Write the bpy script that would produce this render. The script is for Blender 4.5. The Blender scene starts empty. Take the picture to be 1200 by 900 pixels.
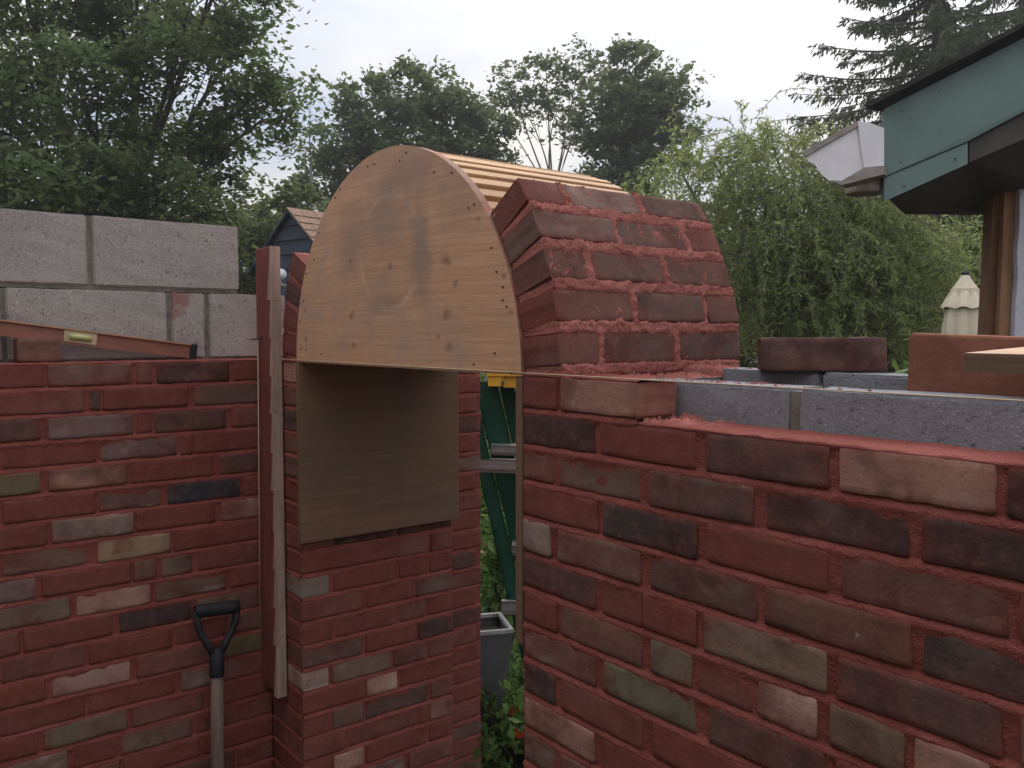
import bpy, bmesh, math, random
import numpy as np
from mathutils import Vector, Matrix, noise as mnoise

random.seed(7)
RNG = np.random.default_rng(7)
C = bpy.context.scene.collection

# ------------------------------------------------------------------ camera, sky, sun, exposure
ZT = 1.541                       # height of the laid brick courses (23 courses of 67 mm)
W = 0.984                        # width of the doorway
S = 0.217                        # depth of the return beside the doorway
CAM = Vector((1.238, -0.9995, ZT + 0.0712))
YAW, PITCH, ROLL, FPX = math.radians(51.817), math.radians(-3.2956), math.radians(-0.09), 1009.8

cam_d = bpy.data.cameras.new('camera')
cam_d.sensor_width = 36.0
cam_d.lens = FPX / 1200 * 36.0
cam_d.clip_start = 0.02
cam_d.clip_end = 2000
cam = bpy.data.objects.new('camera', cam_d)
C.objects.link(cam)
cam.location = CAM
cam.rotation_euler = (math.pi / 2 + PITCH, 0, YAW)
bpy.context.scene.camera = cam

SUN_AZ = math.atan2(-0.50, 0.80)          # clockwise from +Y
SUN_EL = math.radians(36)
sun_dir = Vector((math.sin(SUN_AZ) * math.cos(SUN_EL), math.cos(SUN_AZ) * math.cos(SUN_EL), math.sin(SUN_EL)))

world = bpy.data.worlds.new('World')
bpy.context.scene.world = world
world.use_nodes = True
nt = world.node_tree
nt.nodes.clear()
wo = nt.nodes.new('ShaderNodeOutputWorld')
bg = nt.nodes.new('ShaderNodeBackground')
bg.inputs['Strength'].default_value = 0.10
sky = nt.nodes.new('ShaderNodeTexSky')
sky.sky_type = 'NISHITA'
sky.sun_disc = False
sky.sun_elevation = SUN_EL
sky.sun_rotation = SUN_AZ
sky.dust_density = 3.0
tc = nt.nodes.new('ShaderNodeTexCoord')
sep = nt.nodes.new('ShaderNodeSeparateXYZ')
nt.links.new(tc.outputs['Generated'], sep.inputs[0])
def wm(op, a, b=None):
    n = nt.nodes.new('ShaderNodeMath'); n.operation = op
    for i, v in enumerate((a, b)):
        if v is None: continue
        if isinstance(v, (int, float)): n.inputs[i].default_value = v
        else: nt.links.new(v, n.inputs[i])
    return n.outputs[0]
den = wm('ADD', wm('ABSOLUTE', sep.outputs[2]), 0.22)
comb = nt.nodes.new('ShaderNodeCombineXYZ')
nt.links.new(wm('DIVIDE', sep.outputs[0], den), comb.inputs[0])
nt.links.new(wm('DIVIDE', sep.outputs[1], den), comb.inputs[1])
cn = nt.nodes.new('ShaderNodeTexNoise')
cn.inputs['Scale'].default_value = 1.25
cn.inputs['Detail'].default_value = 5
cn.inputs['Roughness'].default_value = 0.5
nt.links.new(comb.outputs[0], cn.inputs['Vector'])
ramp = nt.nodes.new('ShaderNodeValToRGB')
ramp.color_ramp.elements[0].position = 0.36
ramp.color_ramp.elements[0].color = (4.5, 5.2, 6.5, 1)
ramp.color_ramp.elements[1].position = 0.64
ramp.color_ramp.elements[1].color = (7.75, 7.45, 7.2, 1)
nt.links.new(cn.outputs['Fac'], ramp.inputs[0])
# cloud thin and bright where the sun stands behind it
dot = nt.nodes.new('ShaderNodeVectorMath'); dot.operation = 'DOT_PRODUCT'
nt.links.new(tc.outputs['Generated'], dot.inputs[0])
dot.inputs[1].default_value = sun_dir
glow = wm('MULTIPLY', wm('POWER', wm('MAXIMUM', dot.outputs['Value'], 0.0), 14.0), 2.1)
addc = nt.nodes.new('ShaderNodeMixRGB'); addc.blend_type = 'ADD'; addc.inputs[0].default_value = 1.0
nt.links.new(ramp.outputs[0], addc.inputs[1])
gc = nt.nodes.new('ShaderNodeCombineXYZ')
for i, k in enumerate((1.0, 0.98, 0.92)): nt.links.new(wm('MULTIPLY', glow, k), gc.inputs[i])
nt.links.new(gc.outputs[0], addc.inputs[2])
mixs = nt.nodes.new('ShaderNodeMixRGB'); mixs.inputs[0].default_value = 0.93
nt.links.new(sky.outputs[0], mixs.inputs[1])
# an overcast sky is brighter overhead than at the horizon (CIE overcast law)
grad = wm('MULTIPLY', wm('ADD', wm('MULTIPLY', wm('MAXIMUM', sep.outputs[2], 0.0), 2.0), 1.0), 0.67)
gradc = nt.nodes.new('ShaderNodeVectorMath'); gradc.operation = 'SCALE'
nt.links.new(addc.outputs[0], gradc.inputs[0]); nt.links.new(grad, gradc.inputs[3])
nt.links.new(gradc.outputs[0], mixs.inputs[2])
nt.links.new(mixs.outputs[0], bg.inputs['Color'])
nt.links.new(bg.outputs[0], wo.inputs[0])

sun_d = bpy.data.lights.new('sun', 'SUN')
sun_d.energy = 1.5
sun_d.angle = math.radians(22)
sun_d.color = (1.0, 0.90, 0.76)
sun = bpy.data.objects.new('sun', sun_d)
C.objects.link(sun)
sun.rotation_euler = (-sun_dir).to_track_quat('-Z', 'Y').to_euler()
sun.location = (0, 0, 30)

vs = bpy.context.scene.view_settings
vs.view_transform = 'Standard'
vs.look = 'None'
vs.exposure = 0.36
vs.gamma = 1.0
bpy.context.scene.cycles.max_bounces = 5
bpy.context.scene.cycles.adaptive_threshold = 0.02
bpy.context.scene.cycles.caustics_reflective = False
bpy.context.scene.cycles.caustics_refractive = False
bpy.context.scene.cycles.diffuse_bounces = 3
bpy.context.scene.cycles.transparent_max_bounces = 4

# ------------------------------------------------------------------ helpers
def at(px, py, depth):
    """world point seen at picture position (px, py of 1200x900) at a given distance along the view axis"""
    x, y = (px - 600) / FPX, -(py - 450) / FPX
    cp, sp, cy, sy = math.cos(PITCH), math.sin(PITCH), math.cos(YAW), math.sin(YAW)
    fw, up = cp - sp * y, sp + cp * y
    d = Vector((x * cy - fw * sy, x * sy + fw * cy, up))
    return CAM + d * depth

VIEW = Vector((-math.sin(YAW), math.cos(YAW), 0))
RIGHT = Vector((math.cos(YAW), math.sin(YAW), 0))

def tag(o, label=None, cat=None, group=None, kind=None):
    if label: o['label'] = label
    if cat: o['category'] = cat
    if group: o['group'] = group
    if kind: o['kind'] = kind
    return o

def empty(name, loc=(0, 0, 0), label=None, cat=None, group=None):
    o = bpy.data.objects.new(name, None)
    o.empty_display_size = 0.1
    C.objects.link(o)
    o.location = loc
    return tag(o, label, cat, group)

def link(name, me, mat=None, parent=None, matrix=None):
    o = bpy.data.objects.new(name, me)
    C.objects.link(o)
    if mat is not None and len(me.materials) == 0: me.materials.append(mat)
    if parent is not None:
        o.parent = parent
        pm = PM(parent)
        o.matrix_parent_inverse = pm.inverted()
    if matrix is not None: o.matrix_basis = matrix
    return o

def PM(o):
    m = Matrix.LocRotScale(o.location, o.rotation_euler, o.scale) if not o.parent else None
    if m is None:
        m = PM(o.parent) @ o.matrix_parent_inverse @ o.matrix_basis
    return m

def mesh(name, verts, faces, smooth=False):
    me = bpy.data.meshes.new(name)
    me.from_pydata([tuple(v) for v in verts], [], faces)
    me.update()
    if smooth:
        me.polygons.foreach_set('use_smooth', [True] * len(me.polygons))
    return me

class MB:
    """collects boxes, prisms and tubes in one mesh"""
    def __init__(self): self.v, self.f = [], []
    def add(self, vs, fs):
        n = len(self.v); self.v += [tuple(v) for v in vs]; self.f += [tuple(i + n for i in f) for f in fs]; return self
    def box(self, a, b, mat=None, bev=0.0):
        bm = bmesh.new(); bmesh.ops.create_cube(bm, size=1)
        a, b = Vector(a), Vector(b)
        for v in bm.verts: v.co = Vector(((a[i] + b[i]) / 2 + v.co[i] * (b[i] - a[i]) for i in range(3)))
        if bev > 0: bmesh.ops.bevel(bm, geom=list(bm.edges), offset=bev, segments=1, affect='EDGES')
        bm.verts.index_update()
        vs = [(mat @ v.co) if mat else v.co.copy() for v in bm.verts]
        fs = [[v.index for v in f.verts] for f in bm.faces]
        bm.free(); return self.add(vs, fs)
    def prism(self, poly, off):
        """poly: 3D points (flat polygon), extruded by vector off"""
        n = len(poly); off = Vector(off)
        vs = [Vector(p) for p in poly] + [Vector(p) + off for p in poly]
        fs = [tuple(range(n)), tuple(range(2 * n - 1, n - 1, -1))]
        fs += [(i, i + n, (i + 1) % n + n, (i + 1) % n) for i in range(n)]
        return self.add(vs, fs)
    def tube(self, pts, rad, sides=8, cap=True):
        pts = [Vector(p) for p in pts]
        if not hasattr(rad, '__len__'): rad = [rad] * len(pts)
        vs, fs = [], []
        up = Vector((0.13, 0.21, 1)).normalized()
        for i, p in enumerate(pts):
            t = (pts[min(i + 1, len(pts) - 1)] - pts[max(i - 1, 0)]).normalized()
            a = t.cross(up)
            if a.length < 0.05: a = t.cross(Vector((1, 0.2, 0)))
            a.normalize(); b = t.cross(a)
            for k in range(sides):
                an = 2 * math.pi * k / sides
                vs.append(p + (a * math.cos(an) + b * math.sin(an)) * rad[i])
        for i in range(len(pts) - 1):
            for k in range(sides):
                k2 = (k + 1) % sides
                fs.append((i * sides + k, i * sides + k2, (i + 1) * sides + k2, (i + 1) * sides + k))
        if cap:
            fs.append(tuple(range(sides))[::-1]); m = (len(pts) - 1) * sides
            fs.append(tuple(range(m, m + sides)))
        return self.add(vs, fs)
    def build(self, name, mat, parent=None, smooth=False):
        me = mesh(name, self.v, self.f, smooth)
        bm = bmesh.new(); bm.from_mesh(me)
        bmesh.ops.recalc_face_normals(bm, faces=bm.faces); bm.to_mesh(me); bm.free()
        return link(name, me, mat, parent)

# ------------------------------------------------------------------ materials
class NT:
    def __init__(self, name):
        self.m = bpy.data.materials.new(name); self.m.use_nodes = True
        self.t = self.m.node_tree; self.t.nodes.clear()
        self.out = self.n('ShaderNodeOutputMaterial')
        self.b = self.n('ShaderNodeBsdfPrincipled')
        self.t.links.new(self.b.outputs[0], self.out.inputs[0])
    def n(self, k, **kw):
        x = self.t.nodes.new(k)
        for a, v in kw.items(): setattr(x, a, v)
        return x
    def put(self, sock, v):
        if isinstance(v, bpy.types.NodeSocket): self.t.links.new(v, sock)
        elif isinstance(v, (tuple, list)): sock.default_value = (*v, 1) if len(v) == 3 and sock.type == 'RGBA' else v
        else: sock.default_value = v
    def math(self, op, a, b=0.0, clamp=False):
        x = self.n('ShaderNodeMath', operation=op, use_clamp=clamp)
        self.put(x.inputs[0], a); self.put(x.inputs[1], b); return x.outputs[0]
    def vmath(self, op, a, b):
        x = self.n('ShaderNodeVectorMath', operation=op)
        self.put(x.inputs[0], a); self.put(x.inputs[1], b)
        return x.outputs['Value'] if op in ('DOT_PRODUCT', 'LENGTH', 'DISTANCE') else x.outputs[0]
    def coord(self, scale=(1, 1, 1), kind='Object', rnd=True):
        tcx = self.n('ShaderNodeTexCoord')
        v = tcx.outputs[kind]
        if rnd:
            oi = self.n('ShaderNodeObjectInfo')
            v = self.vmath('ADD', v, self.math('MULTIPLY', oi.outputs['Random'], 37.0))
        if scale != (1, 1, 1): v = self.vmath('MULTIPLY', v, scale)
        return v
    def noise(self, vec, scale, detail=4, rough=0.55, dist=0.0):
        x = self.n('ShaderNodeTexNoise')
        self.put(x.inputs['Vector'], vec); x.inputs['Scale'].default_value = scale
        x.inputs['Detail'].default_value = detail; x.inputs['Roughness'].default_value = rough
        x.inputs['Distortion'].default_value = dist
        return x.outputs['Fac']
    def voro(self, vec, scale, feat='F1'):
        x = self.n('ShaderNodeTexVoronoi', feature=feat)
        self.put(x.inputs['Vector'], vec); x.inputs['Scale'].default_value = scale
        return x.outputs['Distance']
    def ramp(self, fac, lo, hi, a=0.0, b=1.0):
        x = self.n('ShaderNodeMapRange'); x.interpolation_type = 'SMOOTHSTEP'
        self.put(x.inputs[0], fac)
        for i, v in enumerate((lo, hi, a, b)): self.put(x.inputs[i + 1], v)
        return x.outputs[0]
    def mix(self, fac, a, b, mode='MIX'):
        x = self.n('ShaderNodeMixRGB', blend_type=mode)
        self.put(x.inputs[0], fac); self.put(x.inputs[1], a); self.put(x.inputs[2], b); return x.outputs[0]
    def bump(self, h, strength=0.4, dist=0.004):
        x = self.n('ShaderNodeBump'); x.inputs['Strength'].default_value = strength
        x.inputs['Distance'].default_value = dist; self.put(x.inputs['Height'], h)
        self.t.links.new(x.outputs[0], self.b.inputs['Normal'])
    def done(self, col, rough=0.85, spec=0.25, metal=0.0):
        self.put(self.b.inputs['Base Color'], col); self.put(self.b.inputs['Roughness'], rough)
        self.b.inputs['Specular IOR Level'].default_value = spec; self.put(self.b.inputs['Metallic'], metal)
        return self.m

M = {}
MORTAR = (0.255, 0.062, 0.056)

def mat_brick():
    k = NT('brick_clay'); v = k.coord()
    at_ = k.n('ShaderNodeAttribute', attribute_name='col')
    base, film = at_.outputs['Color'], at_.outputs['Alpha']
    n1 = k.noise(v, 9, 5, 0.6, 0.4); n2 = k.noise(v, 42, 4, 0.65); n3 = k.noise(v, 190, 3, 0.6)
    dark = k.mix(1.0, base, (0.50, 0.46, 0.46), 'MULTIPLY')
    lite = k.mix(0.07, k.mix(1.0, base, (1.38, 1.36, 1.32), 'MULTIPLY'), (0.5, 0.36, 0.30))
    c = k.mix(k.math('MULTIPLY', k.ramp(n1, 0.45, 0.68), 0.9), base, dark)
    c = k.mix(k.math('MULTIPLY', k.ramp(n2, 0.50, 0.72), 0.6), c, lite)
    c = k.mix(k.math('MULTIPLY', k.ramp(n3, 0.52, 0.75), 0.4), c, dark)
    # drag marks across the face
    st = k.noise(k.coord((26, 26, 3.5)), 1.0, 3, 0.6)
    c = k.mix(k.math('MULTIPLY', k.ramp(st, 0.55, 0.75), 0.30), c, lite)
    # film of red mortar wiped over the brick
    fn = k.math('ADD', k.math('MULTIPLY', n1, 0.55), k.math('MULTIPLY', n2, 0.45))
    fm = k.math('ADD', k.math('MULTIPLY', film, 1.05), k.math('MULTIPLY', k.math('SUBTRACT', fn, 0.5), 1.5), True)
    mc = k.mix(k.ramp(n2, 0.3, 0.75), (0.165, 0.046, 0.036), (0.222, 0.067, 0.053))
    c = k.mix(k.math('MULTIPLY', fm, 0.95), c, mc)
    # lime spots
    sp = k.ramp(k.noise(v, 75, 2, 0.5), 0.735, 0.80)
    c = k.mix(k.math('MULTIPLY', sp, 0.35), c, (0.5, 0.42, 0.38))
    pits = k.ramp(k.voro(v, 95), 0.10, 0.34)
    h = k.math('ADD', k.math('MULTIPLY', n2, 0.9), k.math('ADD', k.math('MULTIPLY', n3, 0.45), k.math('MULTIPLY', pits, 0.25)))
    k.bump(h, 0.5, 0.003)
    return k.done(c, 0.94, 0.14)

def mat_mortar(name='red_mortar', lit_dusty=0.0):
    k = NT(name); v = k.coord(rnd=False)
    n1 = k.noise(v, 7, 4, 0.6); n2 = k.noise(v, 60, 4, 0.7); n3 = k.noise(v, 320, 2, 0.6)
    c = k.mix(k.ramp(n1, 0.3, 0.72), (0.212, 0.058, 0.046), (0.285, 0.086, 0.070))
    c = k.mix(k.math('MULTIPLY', k.ramp(n2, 0.55, 0.75), 0.45), c, (0.34, 0.130, 0.112))
    c = k.mix(k.math('MULTIPLY', k.ramp(n2, 0.42, 0.28), 0.5), c, (0.11, 0.033, 0.029))
    if lit_dusty: c = k.mix(k.math('MULTIPLY', k.ramp(n1, 0.25, 0.65, 0.55, 1.0), lit_dusty), c, (0.52, 0.205, 0.165))  # sky-lit salmon mixed into the dusty mortar tone
    h = k.math('ADD', k.math('MULTIPLY', n2, 1.0), k.math('MULTIPLY', n3, 0.4))
    k.bump(h, 1.0, 0.008 if lit_dusty else 0.006)
    return k.done(c, 0.95, 0.12)

def mat_block(name, tone, red=False):
    k = NT(name); v = k.coord()
    n1 = k.noise(v, 4, 4, 0.6); n2 = k.noise(v, 170, 4, 0.75); n3 = k.noise(v, 420, 2, 0.6)
    c = k.mix(k.ramp(n1, 0.3, 0.7), tuple(x * 0.86 for x in tone), tone)
    c = k.mix(k.math('MULTIPLY', k.ramp(n2, 0.52, 0.70), 0.7), c, tuple(min(1, x * 1.5) for x in tone))
    pit = k.ramp(n2, 0.40, 0.30)
    c = k.mix(k.math('MULTIPLY', pit, 0.7), c, tuple(x * 0.28 for x in tone))
    hole = k.ramp(k.noise(k.vmath('ADD', v, (3.1, 0, 0)), 75, 5, 0.75), 0.40, 0.31)
    hole = k.math('MULTIPLY', hole, k.ramp(k.noise(v, 9, 3), 0.40, 0.60))
    c = k.mix(k.math('MULTIPLY', hole, 0.7), c, tuple(x * 0.22 for x in tone))
    if red:      # smear of red mortar rubbed over the top of this piece
        sx_ = k.n('ShaderNodeSeparateXYZ'); k.put(sx_.inputs[0], k.coord(rnd=False))
        m_ = k.ramp(k.math('ADD', k.math('SUBTRACT', k.math('MULTIPLY', sx_.outputs[2], 6.0), k.math('MULTIPLY', sx_.outputs[1], 7.0)), k.math('MULTIPLY', k.noise(v, 22, 4, 0.65), 1.6)), 1.05, 1.5)
        c = k.mix(k.math('MULTIPLY', m_, 0.75), c, (0.33, 0.125, 0.10))
    h = k.math('SUBTRACT', k.math('ADD', n2, k.math('MULTIPLY', n3, 0.5)), k.math('ADD', pit, hole))
    k.bump(h, 0.7, 0.003)
    return k.done(c, 0.95, 0.15)

def mat_ply(name, base, spots=(), ring=None, smudge=(), weather=0.5, along=(2.2, 9, 62)):
    k = NT(name); v = k.coord(rnd=False)
    warp = k.noise(v, 3.2, 3, 0.6)
    vv = k.vmath('MULTIPLY', v, along)
    cmb = k.n('ShaderNodeCombineXYZ'); k.put(cmb.inputs[2], k.math('MULTIPLY', warp, 1.6))
    vv = k.vmath('ADD', vv, cmb.outputs[0])
    g1 = k.noise(vv, 1.6, 5, 0.62, 0.6); g2 = k.noise(k.vmath('MULTIPLY', vv, (1, 1, 5)), 3.0, 3, 0.6)
    dk = tuple(x * f for x, f in zip(base, (0.89, 0.84, 0.79)))
    lt = tuple(min(1, x * f) for x, f in zip(base, (1.08, 1.06, 1.04)))
    c = k.mix(k.ramp(g1, 0.36, 0.66), dk, lt)
    c = k.mix(k.math('MULTIPLY', k.ramp(g2, 0.50, 0.74), 0.8), c, dk)
    fl = k.ramp(k.noise(k.vmath('MULTIPLY', v, (16, 16, 130)), 1.0, 2, 0.5), 0.70, 0.76)
    c = k.mix(k.math('MULTIPLY', fl, 0.35), c, tuple(min(1, x * 1.7) for x in base))
    w = k.noise(v, 3.1, 5, 0.7, 1.2)
    grey = tuple(sum(base) / 3 * f for f in (0.92, 0.72, 0.60))
    c = k.mix(k.math('MULTIPLY', k.ramp(w, 0.44, 0.70), weather), c, grey)
    if ring:
        cx_, cz_, rx, rz = ring
        q = k.vmath('LENGTH', k.vmath('MULTIPLY', k.vmath('SUBTRACT', v, (cx_, 0, cz_)), (1 / rx, 0, 1 / rz)), (0, 0, 0))
        q = k.math('ADD', q, k.math('MULTIPLY', k.math('SUBTRACT', k.noise(v, 9, 2), 0.5), 0.10))
        band = k.math('MULTIPLY', k.ramp(q, 0.93, 0.99), k.ramp(q, 1.08, 1.01))
        c = k.mix(k.math('MULTIPLY', band, k.ramp(k.noise(v, 6, 2), 0.40, 0.66, 0.06, 0.5)), c, (0.62, 0.47, 0.36))
        inner = k.math('MULTIPLY', k.ramp(q, 1.0, 0.9), 0.30)
        c = k.mix(inner, c, k.mix(1.0, c, (0.80, 0.78, 0.76), 'MULTIPLY'))
    for (sx, sz, rx, rz, amt) in smudge:
        q = k.vmath('LENGTH', k.vmath('MULTIPLY', k.vmath('SUBTRACT', v, (sx, 0, sz)), (1 / rx, 0, 1 / rz)), (0, 0, 0))
        q = k.math('ADD', q, k.math('MULTIPLY', k.math('SUBTRACT', k.noise(v, 14, 5, 0.7), 0.5), 1.1))
        c = k.mix(k.math('MULTIPLY', k.ramp(q, 1.15, 0.2), amt), c, (0.235, 0.180, 0.150))
    for (sx, sz, r) in spots:
        q = k.vmath('LENGTH', k.vmath('MULTIPLY', k.vmath('SUBTRACT', v, (sx, 0, sz)), (0.8, 0, 1.15)), (0, 0, 0))
        q = k.math('ADD', q, k.math('MULTIPLY', k.math('SUBTRACT', k.noise(v, 90, 4, 0.7), 0.5), r * 2.2))
        c = k.mix(k.math('MULTIPLY', k.ramp(q, r * 1.0, r * 0.1), 0.52), c, (0.15, 0.07, 0.04))
    k.bump(k.math('ADD', g1, k.math('MULTIPLY', g2, 0.5)), 0.35, 0.002)
    return k.done(c, 0.72, 0.28)

def mat_wood(name, base, along=(3, 30, 30), stain=None, rough=0.75, dirt=0.3):
    k = NT(name); v = k.coord()
    g = k.noise(k.vmath('MULTIPLY', v, along), 1.0, 5, 0.6, 0.8); g2 = k.noise(v, 14, 4, 0.6)
    c = k.mix(k.ramp(g, 0.32, 0.7), tuple(x * 0.66 for x in base), base)
    c = k.mix(k.math('MULTIPLY', k.ramp(g2, 0.52, 0.74), dirt), c, tuple(x * 0.45 for x in base))
    if stain:
        c = k.mix(k.ramp(g2, 0.44, 0.56), c, stain)
    k.bump(g, 0.3, 0.002)
    return k.done(c, rough, 0.3)

def mat_plain(name, base, rough=0.6, spec=0.4, metal=0.0, var=0.25, scale=12, bump=0.1):
    k = NT(name); v = k.coord()
    n = k.noise(v, scale, 5, 0.6); n2 = k.noise(v, scale * 7, 3, 0.6)
    c = k.mix(k.ramp(n, 0.35, 0.7), tuple(x * (1 - var) for x in base), base)
    c = k.mix(k.math('MULTIPLY', k.ramp(n2, 0.58, 0.74), var), c, tuple(x * 0.55 for x in base))
    if bump: k.bump(k.math('ADD', n, n2), bump, 0.003)
    return k.done(c, rough, spec, metal)

def mat_leaf(name, dark, lite, trans=0.35):
    k = NT(name)
    a = k.n('ShaderNodeAttribute', attribute_name='lv')
    c = k.mix(a.outputs['Fac'], dark, lite)
    k.put(k.b.inputs['Base Color'], c)
    k.b.inputs['Roughness'].default_value = 0.6
    k.b.inputs['Specular IOR Level'].default_value = 0.12
    tr = k.n('ShaderNodeBsdfTranslucent')
    k.put(tr.inputs[0], k.mix(0.5, c, tuple(min(1, x * 1.6) for x in lite)))
    mx = k.n('ShaderNodeMixShader'); mx.inputs[0].default_value = trans
    k.t.links.new(k.b.outputs[0], mx.inputs[1]); k.t.links.new(tr.outputs[0], mx.inputs[2])
    k.t.links.new(mx.outputs[0], k.out.inputs[0])
    return k.m

M['brick'] = mat_brick()
M['mortar'] = mat_mortar()
M['mortar_lit_dusty'] = mat_mortar('red_mortar_lit_dusty', 0.5)  # lighter copy: sky light on ledge and arch put into the dusty colour
M['block_warm'] = mat_block('concrete_block_warm', (0.430, 0.378, 0.352))
M['block_smear'] = mat_block('concrete_block_smeared', (0.430, 0.378, 0.352), True)
M['block_shaded'] = mat_block('concrete_block_shaded', (0.270, 0.268, 0.290))  # darker bluish copy: shade on the right-hand blocks put into the colour
M['joint'] = mat_plain('grey_mortar', (0.245, 0.215, 0.185), 0.95, 0.1, var=0.35, scale=30, bump=0.6)
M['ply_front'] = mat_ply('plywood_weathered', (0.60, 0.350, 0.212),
    spots=[(-0.216, 0.174, .013), (-0.245, 0.221, .020), (-0.246, 0.113, .020), (-0.237, 0.044, .016), (-0.276, 0.066, .008), (-0.663, 0.117, .018),
           (-0.651, 0.046, .014), (-0.923, 0.136, .011), (-0.925, 0.058, .013), (-0.476, 0.225, .012), (-0.666, 0.25, .009), (-0.133, 0.296, .009), (-0.033, 0.113, .010), (-0.053, 0.181, .010)],
    ring=(-0.478, 0.257, 0.134, 0.128), weather=0.6,
    smudge=[(-0.50, 0.33, 0.13, 0.10, .40), (-0.345, 0.25, 0.055, 0.14, .60), (-0.66, 0.29, 0.09, 0.11, .50), (-0.40, 0.42, 0.16, 0.05, .42), (-0.20, 0.35, 0.10, 0.10, .25), (-0.50, 0.14, 0.10, 0.025, .45)])
M['ply_side'] = mat_ply('plywood_shaded', (0.190, 0.112, 0.070), weather=0.45, along=(9, 1.0, 48))  # dark copy of the plywood: shade of the passage put into the base
M['ply_edge'] = mat_wood('plywood_edge', (0.36, 0.20, 0.14), (8, 8, 60), stain=(0.38, 0.12, 0.10))
M['slat'] = mat_wood('fresh_pine', (0.68, 0.42, 0.24), (30, 2.5, 30), dirt=0.15)
M['offcut'] = mat_ply('plywood_offcut_face', (0.56, 0.36, 0.23), weather=0.3)
M['offcut_edge'] = mat_wood('plywood_offcut_edge', (0.19, 0.125, 0.08), (4, 4, 160))
M['pole_red'] = mat_wood('mortar_stained_board', (0.235, 0.070, 0.060), (30, 30, 3), dirt=0.5)
M['pole_wood'] = mat_wood('bare_pine', (0.47, 0.325, 0.26), (40, 40, 4), dirt=0.25)
M['string'] = mat_plain('mason_line', (0.66, 0.50, 0.33), 0.8, 0.2, var=0.2)
M['nail'] = mat_plain('nail_steel', (0.10, 0.08, 0.075), 0.55, 0.5, 0.6)
M['level'] = mat_plain('painted_aluminium_red', (0.33, 0.125, 0.085), 0.5, 0.5, var=0.25, scale=20)
M['level_top'] = mat_plain('lit_orange_edge', (0.62, 0.30, 0.15), 0.5, 0.5)  # light catching the top flange, painted as a brighter orange
M['vial'] = mat_plain('vial_yellow', (0.55, 0.56, 0.22), 0.2, 0.6, bump=0)
M['vial_frame'] = mat_plain('vial_frame', (0.62, 0.47, 0.28), 0.4, 0.5)
M['black_plastic'] = mat_plain('black_plastic', (0.026, 0.025, 0.030), 0.6, 0.3, var=0.4)
M['shaft'] = mat_wood('shovel_ash', (0.180, 0.118, 0.092), (40, 40, 3), dirt=0.4)
M['steel'] = mat_plain('worn_steel', (0.16, 0.15, 0.15), 0.5, 0.5, 0.7)
M['terracotta'] = mat_plain('terracotta', (0.310, 0.128, 0.086), 0.9, 0.12, var=0.30, scale=14, bump=0.5)
M['ladder_green'] = mat_plain('fibreglass_green', (0.012, 0.078, 0.048), 0.45, 0.4, var=0.3)
M['ladder_yellow'] = mat_plain('plastic_yellow', (0.75, 0.40, 0.04), 0.45, 0.4, var=0.15)
M['aluminium'] = mat_plain('dull_aluminium', (0.42, 0.40, 0.39), 0.45, 0.5, 0.7, var=0.2)
M['planter'] = mat_plain('grey_planter', (0.12, 0.12, 0.125), 0.8, 0.2, var=0.2, scale=6)
M['rim'] = mat_plain('pale_planter_rim', (0.40, 0.39, 0.38), 0.8, 0.2, var=0.2)
M['fascia'] = mat_plain('green_paint', (0.158, 0.232, 0.216), 0.7, 0.25, var=0.16, scale=5)
M['soffit'] = mat_wood('soffit_dark_boards', (0.085, 0.075, 0.065), (8, 8, 8))
M['roof_edge'] = mat_plain('roof_asphalt', (0.055, 0.052, 0.052), 0.9, 0.15, var=0.4, scale=25, bump=0.5)
M['gutter'] = mat_plain('white_gutter_paint', (0.80, 0.78, 0.80), 0.5, 0.35, var=0.14, scale=8)
M['gutter_rust'] = mat_wood('gutter_grime', (0.36, 0.31, 0.28), (8, 8, 30))
M['trim'] = mat_wood('brown_bare_timber', (0.200, 0.098, 0.052), (26, 26, 2), dirt=0.5)
M['trim_lite'] = mat_wood('light_brown_timber', (0.36, 0.195, 0.105), (26, 26, 2), dirt=0.4)
M['stucco'] = mat_plain('white_stucco', (0.62, 0.62, 0.68), 0.9, 0.15, var=0.12, scale=40, bump=0.8)
M['house_wrap'] = mat_plain('dark_felt', (0.04, 0.035, 0.033), 0.9, 0.2)
M['canvas'] = mat_plain('beige_canvas', (0.70, 0.61, 0.46), 0.9, 0.15, var=0.12, scale=7, bump=0.1)
M['siding'] = mat_wood('navy_siding', (0.045, 0.055, 0.078), (3, 3, 30))
M['shingle'] = mat_plain('brown_shingle', (0.34, 0.22, 0.155), 0.9, 0.15, var=0.35, scale=30, bump=0.4)
M['lamp_white'] = mat_plain('white_lamp', (0.72, 0.72, 0.75), 0.4, 0.4)
M['bark'] = mat_wood('bark', (0.085, 0.070, 0.058), (18, 18, 3), dirt=0.5)
M['bark_grey'] = mat_wood('bark_grey', (0.16, 0.145, 0.13), (18, 18, 3), dirt=0.5)
M['maple_leaf'] = mat_leaf('maple_leaf', (0.054, 0.080, 0.030), (0.150, 0.195, 0.078), 0.48)
M['mid_leaf'] = mat_leaf('broad_leaf', (0.056, 0.080, 0.034), (0.142, 0.180, 0.074), 0.48)
M['willow_leaf'] = mat_leaf('willow_leaf', (0.135, 0.175, 0.055), (0.32, 0.360, 0.140), 0.58)
M['shrub_leaf'] = mat_leaf('shrub_leaf', (0.060, 0.095, 0.028), (0.16, 0.22, 0.065), 0.42)
M['spruce'] = mat_leaf('spruce_needle', (0.060, 0.072, 0.044), (0.120, 0.135, 0.078), 0.3)
M['garden_leaf'] = mat_leaf('garden_leaf', (0.05, 0.10, 0.025), (0.17, 0.27, 0.075), 0.35)
M['petal'] = mat_plain('marigold_petal', (0.80, 0.13, 0.012), 0.7, 0.2, bump=0)
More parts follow.
